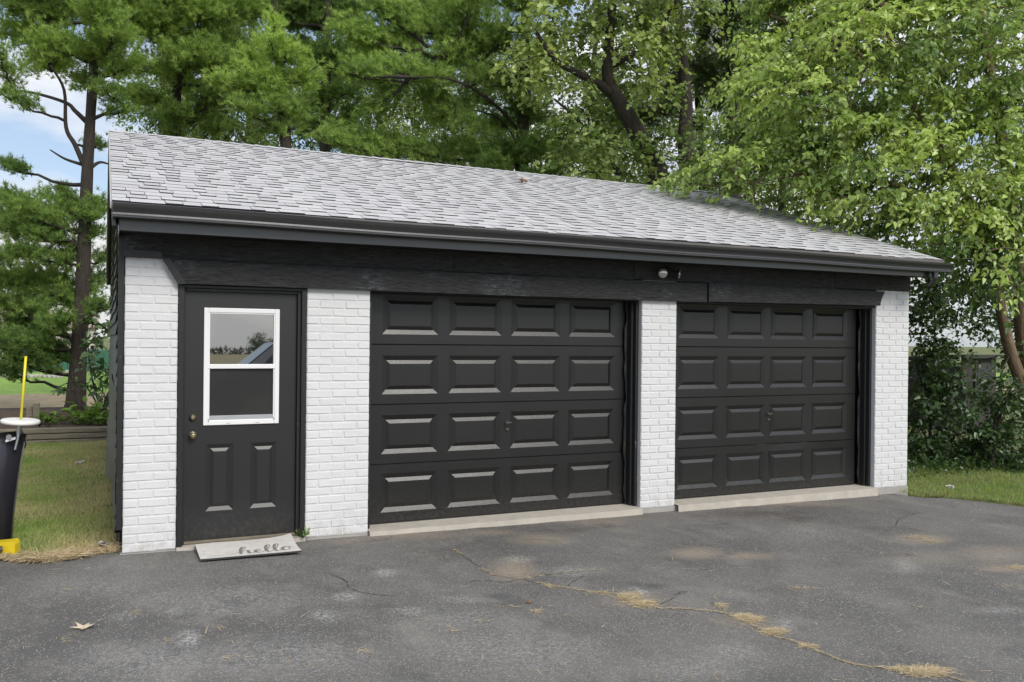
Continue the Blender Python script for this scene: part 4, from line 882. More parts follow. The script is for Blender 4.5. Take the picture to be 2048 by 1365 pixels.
back_tree(1190, 26, 35, 'slim tree behind the left side of the maple', rc(35, 50, 1060, 1300, 150, 390, 32, 50)+rc(45, 22, 1050, 1240, 120, 340, 34, 50)+rc(46, 14, 1080, 1350, 0, 160, 34, 50))
back_tree(1400, 27, 36, 'slim tree behind the dark pompom-tufted pine', rc(36, 56, 1280, 1540, 40, 400, 36, 54))
back_tree(1560, 24, 37, 'slim tree behind the left part of the mulberry crown', rc(37, 44, 1460, 1700, 60, 400, 36, 54))
back_tree(330, 26, 38, 'slim tree right behind the left roof corner', rc(38, 16, 250, 400, 150, 300, 26, 40))

# mulberry leaning over the right end of the roof
mu = [([at(2068, 930, 12.4), at(2052, 800, 12.4), at(2020, 700, 12.3), at(1998, 600, 12.2), at(1975, 480, 12.1), at(1900, 330, 12), at(1820, 200, 12), at(1770, 40, 12), at(1750, -120, 12)], .10, .03),
      ([at(2085, 930, 12.6), at(2050, 700, 12.6), at(2040, 560, 12.5), at(2020, 380, 12.3), at(1990, 200, 12.2), at(1960, 20, 12), at(1940, -160, 12)], .13, .04),
      ([at(1975, 480, 12.1), at(1860, 400, 11.6), at(1740, 360, 11.4), at(1600, 350, 11.4), at(1480, 370, 11.6)], .05, .015), ([at(1900, 330, 12), at(1780, 270, 11.8), at(1650, 220, 11.8), at(1520, 200, 12)], .05, .015), ([at(1820, 200, 12), at(1720, 110, 12), at(1620, 60, 12.2), at(1540, 30, 12.4)], .04, .015), ([at(2020, 380, 12.3), at(2060, 280, 11.8), at(2090, 200, 11.5)], .05, .02)]
poly = [(1590, -10), (1530, 70), (1520, 150), (1500, 225), (1450, 285), (1425, 322), (1435, 346), (1512, 346), (1615, 384), (1715, 408), (1815, 436), (1912, 490), (1975, 540), (2090, 560), (2090, -10)]
def inpoly(x, y, P):
    r = False; j = len(P)-1
    for i in range(len(P)):
        if (P[i][1] > y) != (P[j][1] > y) and x < (P[j][0]-P[i][0])*(y-P[i][1])/(P[j][1]-P[i][1])+P[i][0]: r = not r
        j = i
    return r
g_ = np.random.default_rng(77); mcl = []
while len(mcl) < 124:
    x, y = g_.uniform(1390, 2090), g_.uniform(-20, 575)
    if inpoly(x, y, poly) and (len([1 for q_ in mcl if math.hypot(q_[0]-x, q_[1]-y) < 38]) < 1 or g_.random() < .06):
        dep = g_.uniform(10.6, 11.9) if y > 300 else g_.uniform(10.8, 13.6)
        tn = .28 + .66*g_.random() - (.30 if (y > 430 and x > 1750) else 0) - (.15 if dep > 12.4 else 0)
        mcl.append((x, y, g_.uniform(34, 54), tn, dep-12))
mcl += [(1520, 432, 14, .5, -.2), (1575, 455, 12, .95, -.4), (1440, 395, 14, .8, -.2), (1395, 372, 16, .9, -.3), (2010, 540, 30, .85, -2.0), (2045, 500, 26, .85, -2.0), (2030, 590, 16, .9, -2.1)]
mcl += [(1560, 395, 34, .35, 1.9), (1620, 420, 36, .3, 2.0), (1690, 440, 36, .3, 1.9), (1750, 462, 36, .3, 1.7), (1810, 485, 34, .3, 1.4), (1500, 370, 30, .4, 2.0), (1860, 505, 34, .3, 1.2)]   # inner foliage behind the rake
for q_ in [(1700, -70), (1800, -90), (1900, -80), (2000, -70), (1750, -180), (1880, -190), (1980, -170), (1640, -60)]: mcl.append((*q_, 70, .6, .3))
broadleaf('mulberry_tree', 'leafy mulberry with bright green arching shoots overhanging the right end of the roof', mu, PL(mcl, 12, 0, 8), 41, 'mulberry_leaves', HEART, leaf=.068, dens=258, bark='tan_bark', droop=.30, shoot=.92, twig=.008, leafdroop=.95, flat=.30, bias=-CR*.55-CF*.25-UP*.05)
# darker understorey on the right
def shrub(name, label, px, py, d, cl, seed, mat='shrub_leaves', leaf=.07, tmpl=HEART, dens=300, group=None, bark='bark', shoot=.4):
    base = at(px, py, d); base[2] = max(-.1, min(base[2], .1))
    r = np.random.default_rng(seed); tk = []
    for k in range(4):
        e = base+np.array([r.uniform(-.5, .5), r.uniform(-.4, .4), r.uniform(.7, 1.5)]); tk.append(([base+np.array([r.uniform(-.1, .1), r.uniform(-.1, .1), 0]), (base+e)/2+r.normal(0, .06, 3), e], .022, .010))
    return broadleaf(name, label, tk, PL(cl, d, .5, seed), seed, mat, tmpl, leaf=leaf, dens=dens, bark=bark, cat='shrub', group=group, shoot=shoot, droop=.3)
shrub('shrub', 'dark shrub against the right corner of the garage', 1850, 940, 12.6, [(1845, 640, 50, .3), (1850, 720, 55, .3), (1860, 800, 55, .25), (1850, 880, 50, .3), (1900, 860, 45, .3), (1905, 760, 45, .25), (1840, 930, 30, .35), (1895, 925, 36, .35), (1875, 760, 45, .3), (1870, 680, 40, .3), (1910, 820, 40, .3), (1840, 840, 40, .3), (1930, 880, 40, .3), (1860, 570, 40, .35), (1890, 690, 30, .3), (1880, 610, 30, .3)], 51, group='shrubs by the right corner')
shrub('shrub', 'dark bushy shrub below the leaning mulberry trunk', 1990, 945, 12.0, [(1980, 800, 45, .3), (2020, 850, 55, .25), (1960, 870, 48, .25), (2040, 780, 40, .3), (1940, 920, 40, .3), (2000, 920, 50, .3), (2050, 910, 50, .3), (1935, 830, 34, .3), (1990, 760, 34, .35), (2030, 700, 34, .3), (1970, 900, 44, .3), (2010, 800, 44, .3)], 52, group='shrubs by the right corner')
shrub('shrub', 'tall glossy-leaved shrub under the mulberry crown beside the gutter end', 1930, 945, 13.6, [(1870, 540, 50, .35), (1930, 560, 55, .3), (1990, 590, 50, .35), (1900, 620, 48, .3), (1960, 650, 45, .3), (2040, 640, 50, .3), (1850, 600, 40, .3), (1920, 500, 45, .4), (2020, 540, 45, .3), (1945, 590, 45, .3), (1985, 520, 45, .35), (2040, 720, 34, .3), (1880, 580, 40, .3), (1960, 720, 26, .35)], 53, group='shrubs by the right corner', dens=260)
shrub('sapling', 'broadleaf sapling between the pine trunk and the garage side wall', 200, 835, 15.2, [(195, 690, 28, .4), (205, 740, 26, .4), (180, 725, 18, .5), (212, 660, 26, .35), (200, 780, 22, .45), (190, 640, 22, .4), (120, 773, 10, .4), (215, 800, 18, .4), (160, 765, 14, .4)], 54, leaf=.10, dens=260)

# ------------------------------------------------------------------ yard things on the left
# raised bed behind landscape timbers
b = MB(); b.face([(-9, 7.86, .22), (-.10, 7.74, .22), (-.02, 12.7, .20), (-12, 12.7, .20)]); b.face([(-9, 7.86, .22), (-9, 7.86, -.1), (-.1, 7.74, -.1), (-.1, 7.74, .22)])
tag(b.build('planting_bed', 'soil', fix=False), kind='structure')
TB = empty('timber_edging', (-1.2, 7.75, 0)); tag(TB, 'low edging of three weathered landscape timbers behind the lawn', 'edging')
for k in range(3):
    b = MB(); z0 = -.02+k*.088; y0 = 7.70+k*.006; xs_ = np.linspace(-4.2, -.06, 22)
    for i in range(len(xs_)-1):
        def sec(x):
            wv = .006*math.sin(x*3+k*2); y_ = y0 - (x+.06)*.012
            return [(x, y_+wv, z0+.008), (x, y_-.006+wv, z0+.02), (x, y_-.006+wv, z0+.072), (x, y_+wv, z0+.084), (x, y_+.10, z0+.084), (x, y_+.10, z0+.008)]
        A, B_ = sec(xs_[i]), sec(xs_[i+1])
        for j in range(6): b.face([A[j], A[(j+1) % 6], B_[(j+1) % 6], B_[j]])
    b.face(sec(xs_[0])); b.face(sec(xs_[-1])); b.build('timber', 'weathered_timber', TB)
for i, (px, w_) in enumerate(((58, .085), (72, .10))):
    P = at(px, 850, 14.0); o = boxo('timber_post', 'weathered_timber', None, P[0]-w_/2, P[0]+w_/2, P[1], P[1]+.1, .15, .15+(.36 if i == 0 else .40), .006)
    tag(o, ['shorter weathered post stub behind the timber edging, on the left', 'taller weathered post stub behind the timber edging, on the right'][i], 'post', 'post stubs')
b = MB(); b.tube([at(78, 853, 13.6), at(82, 847, 13.6), at(92, 848, 13.6), at(100, 854, 13.6), at(102, 862, 13.6)], .018, 8); tag(b.build('hose', 'rubber_black', smooth=True), 'short loop of black hose on top of the timber edging', 'hose')
# weeds in the bed
WD = [(95, 838, 14.2, .16), (110, 846, 14.0, .12), (130, 842, 14.4, .10), (165, 842, 14.2, .22), (180, 848, 14.0, .18), (200, 846, 14.0, .20), (150, 850, 14.0, .12), (212, 850, 13.9, .15), (88, 850, 14.0, .12), (173, 832, 14.5, .22)]
for i, (px, py, d, h_) in enumerate(WD):
    rg = np.random.default_rng(100+i); P = at(px, py+8, d); P[2] = .21; lv = Leaves(); rt = empty('weed', tuple(P)); b = MB()
    for k in range(9):
        th = rg.uniform(0, 6.28); e = P+np.array([math.cos(th)*h_*.8, math.sin(th)*h_*.8, h_*rg.uniform(.6, 1.6)]); b.tube(curve(P, e, .1, 4), [.006, .005, .004, .003], 4, caps=False)
        for q_ in (.5, .75, 1.0): lv.add(P+(e-P)*q_, nrm(np.array([math.cos(th), math.sin(th), .1])+rg.normal(0, .3, 3)), UP+rg.normal(0, .3, 3), h_*rg.uniform(.5, .9), rg.uniform(.3, .9))
    b.build('stem', 'weed_leaves', rt, fix=False); lv.build('foliage', 'weed_leaves', *HEART, parent=rt)
    side = ['leftmost bright weed beside the post stubs', 'low weed right of the hose', 'small weed in the middle of the raised bed', 'tall weed below the pine trunk', 'broad weed right of the pine foot', 'weed close to the right end of the timber edging', 'low weed at the foot of the pine', 'rightmost weed of the bed, against the garage wall', 'low weed just behind the hose', 'tall weed at the back of the bed'][i]
    tag(rt, side, 'weed', 'weeds in the raised bed')
# fallen sticks
b = MB()
for k in range(5):
    P = at(120+k*10, 848, 14.1+k*.05); P[2] = .24; b.tube(curve(P, P+np.array([.25+.1*k, .1, .12+.05*(k % 3)]), .1, 4), [.010, .008, .006, .004], 5)
tag(b.build('branch_pile', 'tan_bark'), 'small pile of fallen branches in the raised bed', 'branches')
# far things under the boughs
SHD = empty('green_shed', tuple(at(110, 745, 40))); tag(SHD, 'green ribbed metal building far behind the pine trunk', 'building')
c0 = at(60, 752, 40); 
for k in range(26):
    x = c0[0]+k*.22; boxo('wall_panel', 'green_metal', SHD, x, x+.205, c0[1], c0[1]+.10+.02*(k % 2), 0, 1.0, .004)
boxo('wall_core', 'green_metal', SHD, c0[0], c0[0]+5.7, c0[1]+.13, c0[1]+3, 0, .98)
for k in range(14):
    P = at(2+k*9, 757-.8*k, 32-.0*k); rg = random.Random(k); bm = bmesh.new(); bmesh.ops.create_icosphere(bm, subdivisions=1, radius=1)
    for v in bm.verts: v.co = Vector((v.co.x*.14, v.co.y*.13, v.co.z*.09))*rg.uniform(.8, 1.2)
    me = bpy.data.meshes.new('stone'); bm.to_mesh(me); bm.free(); o = link('border_stone', me, 'stone_pale'); o.location = (P[0], P[1], .15); tag(o, 'pale stone along the far lawn, '+['first','second','third','fourth','fifth','sixth','seventh','eighth','ninth','tenth','eleventh','twelfth','thirteenth','fourteenth'][k]+' of the row from the left', 'stone', 'row of pale border stones')
P = at(142, 742, 34); tag(boxo('concrete_block', 'stone_pale', None, P[0]-.2, P[0]+.2, P[1]-.1, P[1]+.1, .1, .32, .01), 'pale block standing on the far lawn left of the pine trunk', 'block')
HS = empty('far_house', tuple(at(60, 740, 75))); tag(HS, 'pale distant house with reddish roof behind the pine boughs', 'house'); P = at(60, 740, 75)
boxo('wall', 'house_pale', HS, P[0]-4, P[0]+5, P[1], P[1]+6, 0, 2.4); b = MB(); b.prism([(P[1]-.4, 2.4), (P[1]+3, 4.0), (P[1]+6.4, 2.4)], 0, P[0]-4.3, P[0]+5.3); b.build('roof', 'roof_red', HS)
for dx in (-2.5, 0, 2.5): boxo('window', 'shed_pane', HS, P[0]+dx, P[0]+dx+.9, P[1]-.03, P[1]-.01, .9, 1.9)
# dark shed behind the right shrubs
SD = empty('dark_shed', tuple(at(1960, 780, 16.5))); tag(SD, 'dark wooden shed half hidden behind the right-hand shrubs', 'shed'); P = at(1925, 760, 16.5); 
for k in range(6):
    boxo('wall_plank', 'shed_dark', SD, P[0]+k*.16, P[0]+k*.16+.152, P[1], P[1]+.03, 0, 1.395)
boxo('window_frame', 'stone_pale' if False else 'shed_dark', SD, P[0]+.30, P[0]+.80, P[1]-.05, P[1]-.002, .66, 1.30, .004); boxo('window_pane', 'shed_pane', SD, P[0]+.35, P[0]+.75, P[1]-.06, P[1]-.051, .72, 1.24)
b = MB(); b.prism([(P[1]-.12, 1.40), (P[1]+2.2, 1.30), (P[1]+2.2, 1.36), (P[1]-.12, 1.47)], 0, P[0]-.06, P[0]+1.02); b.build('roof', 'shed_dark', SD); boxo('body', 'shed_dark', SD, P[0]+.02, P[0]+.93, P[1]+.04, P[1]+2, 0, 1.29)

# snow plow at the left edge
SPW = empty('snow_plow', (-.9, .3, 0)); tag(SPW, 'black snow plow blade with yellow shoe and guide stick on the lawn edge', 'snow plow')
def pw(px, py, d=6.62): return at(px, py, d)
E0 = [(50, 868), (43, 895), (37, 930), (31, 965), (27, 1000), (24, 1035), (22, 1070), (20, 1105)]   # right edge of the moldboard, photo pixels
prof_ = []
for i, (x, y) in enumerate(E0):
    f = i/(len(E0)-1); prof_.append((x, y, 6.75-.22*math.sin(math.pi*(.15+.7*f))+.06*f))
b = MB(); b2 = MB(); Lr = np.array([-1.0, -.38, 0.0]); Lr = Lr/np.linalg.norm(Lr)
base = [at(20+30*(1-f)**1.6, 868+237*f, 6.75-.22*math.sin(math.pi*(.15+.7*f))+.06*f) for f in np.linspace(0, 1, 30)]
front = nrm(np.array([.36, -.93, 0]))
for k in range(len(base)-1):
    for j in range(12):
        a_, c_ = j*.15, (j+1)*.15; b.face([base[k]+Lr*a_, base[k]+Lr*c_, base[k+1]+Lr*c_, base[k+1]+Lr*a_])
MBD = b.build('moldboard', 'plow_black', SPW, smooth=True, weld=True, fix=False); md = MBD.modifiers.new('thick', 'SOLIDIFY'); md.thickness = .012
b = MB()
for k in range(len(base)-1):
    o1 = nrm(np.array([1., .1, 0]))*.010; n1 = -front
    b.face([base[k]-n1*.012, base[k+1]-n1*.012, base[k+1]+n1*.05, base[k]+n1*.05]); b.face([base[k]-n1*.012, base[k]-n1*.012+o1, base[k+1]-n1*.012+o1, base[k+1]-n1*.012]); b.face([base[k]-n1*.012+o1, base[k]+n1*.05+o1, base[k+1]+n1*.05+o1, base[k+1]-n1*.012+o1])
b.build('end_rib', 'worn_steel', SPW, fix=False)
# deflector flap at the top
F0, F1, F2, F3 = pw(-30, 876), pw(44, 862), pw(52, 895), pw(33, 900)
b = MB(); fl = [pw(44, 862), pw(47, 868), pw(53, 890), pw(50, 898), pw(34, 900), pw(38, 880)]
b.face(fl); b.face([p_+np.array([0, .02, 0]) for p_ in fl][::-1])
for i in range(6): b.face([fl[i], fl[(i+1) % 6], fl[(i+1) % 6]+np.array([0, .02, 0]), fl[i]+np.array([0, .02, 0])])
tp_ = [pw(44, 862), pw(38, 880)]; b.face([tp_[0], tp_[1], tp_[1]+Lr*1.7+UP*-.02, tp_[0]+Lr*1.7-UP*.03]); b.build('deflector_flap', 'rubber_black', SPW, fix=False)
stk = [pw(20, 872, 6.52), pw(12, 874, 6.50)]
b = MB(); A = pw(11, 885, 6.50); B_ = pw(31, 879, 6.52); b.face([A, B_, B_+UP*.018, A+UP*.018]); b.build('sticker', 'sticker_white', SPW, fix=False)
b = MB(); b.lathe([(.0, .002), (.022, .002), (.022, 0)], pw(18, 875, 6.505), -CF, 14); b.build('emblem', 'sticker_grey', SPW)
# white disc, bolt and yellow guide stick
dc = pw(41, 843, 6.55); b = MB(); b.lathe([(0, .014), (.10, .014), (.126, .012), (.133, .004), (.133, -.010), (.126, -.016), (.09, -.010), (0, -.010)], dc, (.06, -.05, 1), 32); b.build('marker_disc', 'white_plastic', SPW, smooth=True)
b = MB(); b.tube([pw(39, 846, 6.55), pw(38, 862, 6.55), pw(35, 880, 6.54), pw(30, 900, 6.53)], [.014, .013, .010, .009], 10); b.tube([pw(39, 858, 6.55), pw(38, 868, 6.55)], .020, 6); b.build('bolt', 'galvanised', SPW)
b = MB(); b.tube([pw(42, 838, 6.55), pw(52, 712, 6.55)], .0095, 8); GS = b.build('guide_stick', 'marker_yellow', SPW, smooth=True)
b = MB(); b.tube([pw(52, 712, 6.55), pw(53, 701, 6.55)], .013, 8); b.build('stick_cap', 'rubber_black', SPW)
# yellow shoe
b = MB(); ys_ = [(-20, 1088), (18, 1084), (26, 1083), (30, 1090), (30, 1114), (22, 1121), (18, 1119), (17, 1106), (-20, 1112)]
f1 = [at(x, y, 6.42) for x, y in ys_]; f2 = [at(x+2, y-1, 6.42)+np.array([.02, .09, 0]) for x, y in ys_]
b.face(f1); b.face(f2[::-1])
for i in range(len(ys_)): j = (i+1) % len(ys_); b.face([f1[i], f1[j], f2[j], f2[i]])
b.build('shoe', 'plow_yellow', SPW, bevel=.004)
b = MB(); A = at(4, 1098, 6.40); b.tube([A, A+Lr*.3], .022, 8); b.build('cutting_edge', 'worn_steel', SPW)

# ------------------------------------------------------------------ grass, needles, litter (stuff)
def blades(name, label, region, n, hmin, hmax, seed, tonef, clump=1.0, mat='grass_blades', wd=.006, bend=.5):
    rg = np.random.default_rng(seed); x, y = region(rg, n); z = zlawn(x, y)-.004; tn = tonef(x, y)+rg.normal(0, .14, len(x))
    lv = Leaves(); m_ = len(x); d = nrm(np.stack([rg.normal(0, bend, m_), rg.normal(0, bend, m_), np.full(m_, 1.)], 1)); h_ = rg.uniform(hmin, hmax, m_)
    T_ = [(0, .5, 0), (0, -.5, 0), (1, 0, .12)]
    P = np.stack([x, y, z], 1); side = nrm(np.cross(d, rdir(m_, rg)))*wd*.5
    V = np.stack([P+side, P-side, P+d*h_[:, None]], 1).reshape(-1, 3)
    o = link(name, np_mesh(name, V, np.arange(len(V)).reshape(-1, 3), np.repeat(np.clip(tn, 0, 1), 3)), mat); return tag(o, label, 'grass', kind='stuff')
def reg_left(rg, n):
    y = .0 + 7.7*rg.uniform(0, 1, n)**1.35; x = rg.uniform(-2.6, -.02, n); k = y > ytop(x)-.03; return x[k], y[k]
blades('mown_grass', 'patchy mown grass with dry spots left of the garage', reg_left, 105000, .02, .055, 5, lambda x, y: .50+.50*fbm(x, y, 2.2, 21)+.18*fbm(x, y, 6, 22)-.5*np.exp(-((y-ytop(x))/.22)**2)-.25*np.exp(-((x+.1)/.3)**2))
def reg_r(rg, n):
    x = rg.uniform(8.2, 12.5, n); y = rg.uniform(-3.0, 4.5, n); k = (y > ytop(x)-.02) & ((x > 8.41) | (y < -.02)); return x[k], y[k]
blades('lawn_grass', 'green grass strip between the driveway and the right-hand shrubs', reg_r, 50000, .03, .07, 6, lambda x, y: .85+.25*fbm(x, y, 2.2, 23)-.3*np.exp(-((y-ytop(x))/.12)**2))
# straw clippings along the drive edge
rg = np.random.default_rng(9); lv = Leaves(); n = 5200
x = rg.uniform(-1.1, .0, n); y = ytop(x)+np.abs(rg.normal(0, .11, n))-.05; d = np.stack([rg.normal(size=n), rg.normal(size=n), rg.normal(0, .18, n)], 1)
lv.add(np.stack([x, y, zlawn(x, y)+rg.uniform(-.005, .025, n)], 1), d, rdir(n, rg), rg.uniform(.04, .11, n), rg.uniform(.3, 1, n))
tag(lv.build('straw_clippings', 'dry_needles', [(0, .035, 0), (0, -.035, 0), (1, 0, 0)], [(0, 1, 2)]), 'dry straw clippings along the driveway edge left of the garage', 'straw', kind='stuff')
# low creeping plants at the foot of the right shrubs
rg = np.random.default_rng(10); lv = Leaves(); n = 4500; x = rg.uniform(8.45, 12, n); y = rg.uniform(.7, 3.6, n)+(x-8.4)*-.12
lv.add(np.stack([x, y, zlawn(x, y)+rg.uniform(.02, .16, n)], 1), rdir(n, rg), UP+rg.normal(0, .5, (n, 3)), rg.uniform(.03, .065, n), rg.uniform(.0, .5, n))
tag(lv.build('ground_ivy', 'shrub_leaves', *HEART), 'low ground cover under the right-hand shrubs', 'ground cover', kind='stuff')
# pine needles gathered in the cracks
CRK = [[(905, 1100), (950, 1128), (985, 1150), (1040, 1158), (1100, 1170), (1160, 1180), (1220, 1186), (1265, 1200), (1310, 1214), (1370, 1218), (1430, 1222), (1470, 1232), (1510, 1250), (1545, 1268), (1600, 1285), (1650, 1305), (1700, 1325), (1760, 1332), (1850, 1340), (1945, 1362)], [(1040, 1158), (1120, 1145), (1200, 1138)], [(1425, 1205), (1455, 1222), (1470, 1232)], [(660, 1150), (690, 1165), (700, 1180), (735, 1190), (790, 1196)], [(1040, 1158), (1010, 1165), (980, 1162), (930, 1164)], [(1170, 1150), (1150, 1160), (1135, 1172)], [(1760, 1062), (1790, 1046), (1800, 1030), (1830, 1020)], [(1310, 1214), (1340, 1200), (1360, 1185), (1375, 1180)]]
lv = Leaves(); rg = np.random.default_rng(12); ck = MB()
for ci, line in enumerate(CRK):
    P = [gpix(x, y) for x, y in line]; P = np.array(catmull(P, 6)); P[:, :2] += rg.normal(0, .006, (len(P), 2))
    for a_, c_ in zip(P, P[1:]):
        d = nrm(c_-a_); nn = np.array([-d[1], d[0], 0]); za, zc = zasp(a_[0], a_[1])+.0035, zasp(c_[0], c_[1])+.0035; wv = rg.uniform(.001, .0035)
        ck.face([(a_[0]-nn[0]*wv, a_[1]-nn[1]*wv, za), (c_[0]-nn[0]*wv, c_[1]-nn[1]*wv, zc), (c_[0]+nn[0]*wv, c_[1]+nn[1]*wv, zc), (a_[0]+nn[0]*wv, a_[1]+nn[1]*wv, za)])
        if a_[0] < 2.6 and ci == 0 and rg.random() < .7: continue
        k = int(np.linalg.norm(c_-a_)*(420 if ci == 0 else (160 if ci < 3 else 25))); f = rg.uniform(0, 1, k)[:, None]; Q = a_+(c_-a_)*f; Q[:, :2] += rg.normal(0, .006, (k, 2)); Q[:, 2] = zasp(Q[:, 0], Q[:, 1])+.005
        lv.add(Q, d+rg.normal(0, .5, (k, 3))*np.array([1, 1, .04]), UP+rg.normal(0, .2, (k, 3)), rg.uniform(.02, .055, k), rg.uniform(.2, 1, k))
tag(ck.build('driveway_crack', 'crack_fill', fix=False), kind='structure')
def pile(px, py, rx, ry, n, hz=.02, ln=(.02, .065)):
    c = gpix(px, py); ex = gpix(px+rx, py)-c; ey = gpix(px, py-ry)-c; a_ = rg.normal(0, .45, (n, 2)); Q = c+ex*a_[:, :1]+ey*a_[:, 1:]
    Q[:, 2] = zasp(Q[:, 0], Q[:, 1])+.004+hz*np.exp(-2*(a_**2).sum(1))*rg.uniform(0, 1, n)
    lv.add(Q, nrm(ex)*.6+rg.normal(0, .7, (n, 3))*np.array([1, 1, .05]), UP+rg.normal(0, .2, (n, 3)), rg.uniform(*ln, n), rg.uniform(.35, 1, n))
for a_ in [(1255, 1195, 26, 12, 1000), (1285, 1208, 28, 8, 700), (1500, 1237, 26, 8, 700), (1482, 1230, 16, 5, 300), (1545, 1262, 26, 8, 700), (1610, 1290, 20, 4, 200), (1850, 1340, 48, 10, 1400), (1800, 1335, 30, 5, 300), (1440, 1210, 16, 5, 120), (1075, 1224, 14, 6, 70), (1200, 1185, 30, 5, 120), (1100, 1172, 20, 4, 60), (1830, 1068, 34, 5, 220), (1860, 1076, 28, 4, 150), (2030, 1128, 24, 5, 200), (1140, 1034, 18, 4, 60), (955, 1053, 10, 3, 20), (1600, 1172, 34, 2, 60), (725, 1307, 22, 6, 30), (330, 1288, 8, 4, 16), (270, 1232, 14, 5, 14), (130, 1287, 16, 5, 14), (440, 1262, 10, 4, 16), (455, 1323, 18, 4, 16), (1020, 1215, 24, 2, 14), (960, 1245, 24, 3, 14), (900, 1265, 16, 3, 14), (130, 1186, 24, 4, 20), (2010, 1165, 30, 8, 26), (1830, 1210, 30, 3, 12), (1130, 1232, 10, 4, 10)]: pile(*a_, hz=.010 if a_[4] > 400 else .004)
n = 1500; Q = np.stack([rg.uniform(-1.2, 8.5, n), rg.uniform(-4.6, -.1, n), np.zeros(n)], 1); Q = Q[Q[:, 1] < ytop(Q[:, 0])-.02]; Q[:, 2] = zasp(Q[:, 0], Q[:, 1])+.004; n = len(Q)
lv.add(Q, rg.normal(size=(n, 3))*np.array([1, 1, .05]), UP+rg.normal(0, .1, (n, 3)), rg.uniform(.03, .085, n), rg.uniform(0, 1, n))
tag(lv.build('fallen_pine_needles', 'dry_needles', [(0, .03, 0), (0, -.03, 0), (1, 0, .02)], [(0, 1, 2)]), 'fallen dry pine needles scattered and gathered along the driveway crack', 'pine needles', kind='stuff')
# sprig of weed by the door frame
rg = np.random.default_rng(14); P = np.array([1.36, -.06, .012]); rt = empty('sprig', tuple(P)); lv = Leaves(); b = MB()
for k in range(26): 
    th = rg.uniform(0, 6.28); e = P+np.array([math.cos(th)*.045, math.sin(th)*.03, rg.uniform(.02, .07)]); lv.add(e, e-P+rg.normal(0, .02, 3), UP+rg.normal(0, .4, 3), rg.uniform(.018, .034), rg.uniform(.5, 1)); b.tube([P, (P+e)/2+UP*.01, e], .0015, 3, caps=False)
lv.build('foliage', 'weed_leaves', *OVAL, parent=rt); b.build('stem', 'weed_leaves', rt, fix=False); tag(rt, 'small bright green weed sprouting beside the entry door frame', 'weed')
# dry leaves
def dry_leaf(px, py, sz, label, mat='dry_leaf_tan', rot=0., P=None):
    c = gpix(px, py) if P is None else np.array(P)
    if P is None: c[2] = zasp(c[0], c[1])+.006
    lobes = []; rg = random.Random(px)
    for k in range(11):
        r = (1. if k % 2 == 0 else .42)*rg.uniform(.8, 1.1); th = rot+k/11*6.283; lobes.append((c[0]+math.cos(th)*r*sz, c[1]+math.sin(th)*r*sz*1.0, c[2]+(.35*sz*rg.random() if k % 2 == 0 else .0)))
    b = MB(); ctr = (c[0], c[1], c[2]+.08*sz)
    for k in range(11): b.face([ctr, lobes[k], lobes[(k+1) % 11]])
    o = b.build('dry_leaf', mat, fix=False); return tag(o, label, 'leaf')
dry_leaf(168, 1263, .075, 'pale star-shaped dry leaf lying alone on the driveway, near left')
dry_leaf(1058, 1206, .035, 'small brown dry leaf near the middle of the driveway', 'dry_leaf_brown')
dry_leaf(1880, 985, .09, 'brown dry leaves at the edge of the right lawn strip', 'dry_leaf_brown')
b = MB(); rg2 = random.Random(4)
cst = np.array([YE+SY*3.35, ZE+SZ*3.35]); P = None
for px_ in (1050,):
    dvec = CF + CR*(px_-1024)/FPX - CU*(369-682.5)/FPX   # meet the roof plane
    nrm_ = np.array([0, -SZ, SY]); t_ = ((np.array([0, YE, ZE])-CAM)@nrm_)/(dvec@nrm_); P = CAM+dvec*t_
for k in range(9):
    c = P+np.array([rg2.uniform(-.07, .07), rg2.uniform(-.04, .04), .03+rg2.uniform(0, .02)]); q_ = [c+np.array([rg2.uniform(-.05, .05), rg2.uniform(-.05, .05), rg2.uniform(-.01, .03)]) for _ in range(4)]; b.face(q_[:3]); b.face([q_[0], q_[2], q_[3]])
tag(b.build('leaf_clump', 'dry_leaf_brown', fix=False), 'small clump of brown leaves lying on the upper roof shingles', 'leaves')
for px, py, nm_, lb in ((118, 1112, 'litter_scrap', 'crumpled pale scrap in the grass by the garage corner'), (1900, 981, 'litter_scrap', 'white scrap on the bare patch of the right lawn'), (160, 930, 'litter_scrap', 'pale scrap in the middle of the left lawn')):
    c = gpix(px if px != 118 else 203, py if px != 118 else 1097, .02); b = MB(); r2 = random.Random(px)
    for k in range(8):
        q_ = [c+np.array([r2.uniform(-.06, .06), r2.uniform(-.05, .05), r2.uniform(.02, .06)]) for _ in range(3)]; b.face(q_)
    tag(b.build(nm_, 'paper_litter', fix=False), lb, 'litter')

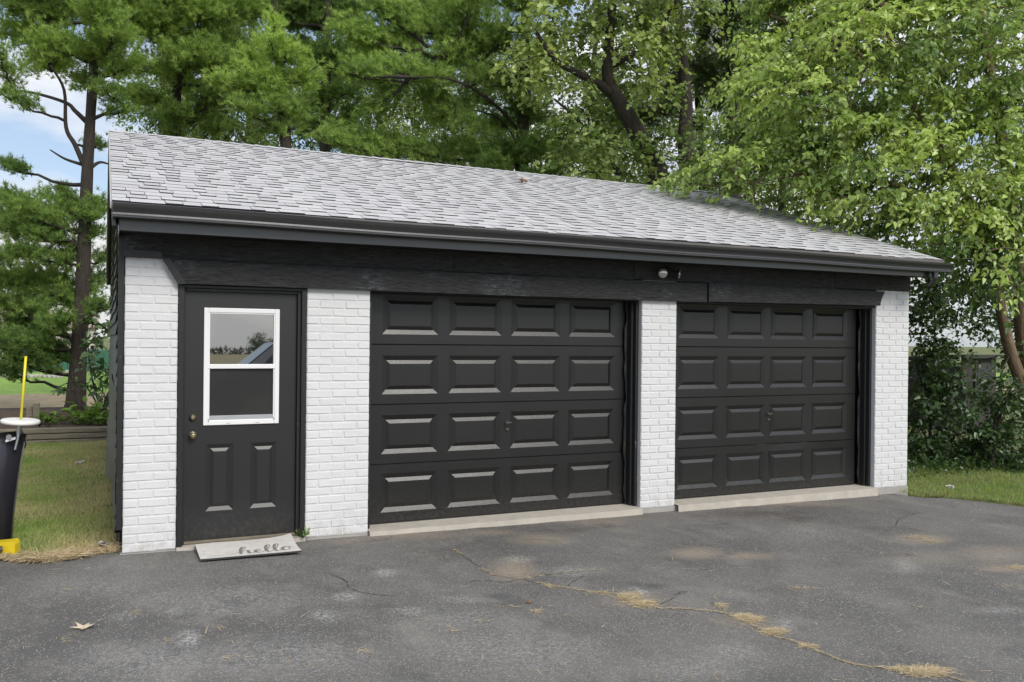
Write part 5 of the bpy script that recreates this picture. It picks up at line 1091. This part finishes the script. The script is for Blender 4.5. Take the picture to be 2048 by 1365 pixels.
# ------------------------------------------------------------------ behind the camera (seen in the door glass)
lv = Leaves(); rg = np.random.default_rng(15); n = 9000; x = rg.uniform(-260, 420, n); hh = 4.2+1.8*fbm(x, x*0, .05, 4)+1.0*fbm(x, x*0, .3, 5)
lv.add(np.stack([x, -560+rg.uniform(-8, 8, n), rg.uniform(0, 1, n)*hh], 1), rdir(n, rg), np.array([0, 1, .3])+rg.normal(0, .6, (n, 3)), rg.uniform(1.2, 2.6, n), rg.uniform(0, 1, n))
tag(lv.build('distant_treeline', 'far_leaves', *OVAL), 'distant wood on the horizon mirrored in the door window', 'wood', kind='stuff')
tk = [([(21.4, -118, 0), (21.4, -118, 1.2), (21.6, -118, 2.6)], .2, .1)]
broadleaf('field_tree', 'round tree beyond the field mirrored at the right of the door window', tk, [((21.4+rg.normal(0, 1.5), -118+rg.normal(0, 1.2), 2.2+rg.normal(0, .7)), 1.1, .3) for _ in range(26)], 61, 'shrub_leaves', OVAL, leaf=.30, dens=40, shoot=.6)
CAR = empty('parked_car', (4.7, -12.6, 0)); tag(CAR, 'silver car parked behind the viewer, mirrored in the door window', 'car')
def cx(x, y, z): return (2.35+x, -12.6+y, z*1.08)
sidep = [(-.9, .35), (-.92, .75), (-.80, .95), (.2, 1.05), (.95, 1.62), (2.4, 1.66), (3.2, 1.1), (3.35, .9), (3.35, .35)]
b = MB()
for i in range(len(sidep)):
    (u0, z0), (u1, z1) = sidep[i], sidep[(i+1) % len(sidep)]
    def ww(z): return .88 if z < 1.06 else .68
    b.face([cx(u0, -ww(z0), z0), cx(u1, -ww(z1), z1), cx(u1, ww(z1), z1), cx(u0, ww(z0), z0)])
for s_ in (-1, 1):
    b.face([cx(u, s_*.88, z) for u, z in [(-.9, .35), (-.92, .75), (-.8, .95), (.2, 1.05), (3.2, 1.06), (3.35, .9), (3.35, .35)]]); b.face([cx(.2, s_*.88, 1.05), cx(.95, s_*.68, 1.62), cx(2.4, s_*.68, 1.66), cx(3.2, s_*.88, 1.06)])
b.build('body', 'car_silver', CAR)
for s_ in (-1, 1):
    b = MB(); b.face([cx(.55, s_*.875, 1.10), cx(1.05, s_*.715, 1.56), cx(2.3, s_*.715, 1.58), cx(2.85, s_*.875, 1.12)]); b.build('side_window', 'car_glass', CAR, fix=False)
    for u in (-.05, 2.55):
        b = MB(); c = cx(u, s_*.80, .34); b.lathe([(.0, .10), (.22, .10), (.33, .09), (.34, 0), (.33, -.10), (0, -.10)], c, (0, s_, 0), 20); wh = b.build('wheel', 'rubber_black', CAR); b = MB(); b.lathe([(0, .115), (.2, .105), (.2, .09)], c, (0, s_, 0), 14); b.build('rim', 'galvanised', wh)
b = MB(); b.face([cx(.26, -.76, 1.10), cx(.92, -.62, 1.60), cx(.92, .62, 1.60), cx(.26, .76, 1.10)]); o = b.build('windshield', 'car_glass', CAR, fix=False); o.location = (-.02, 0, .012)
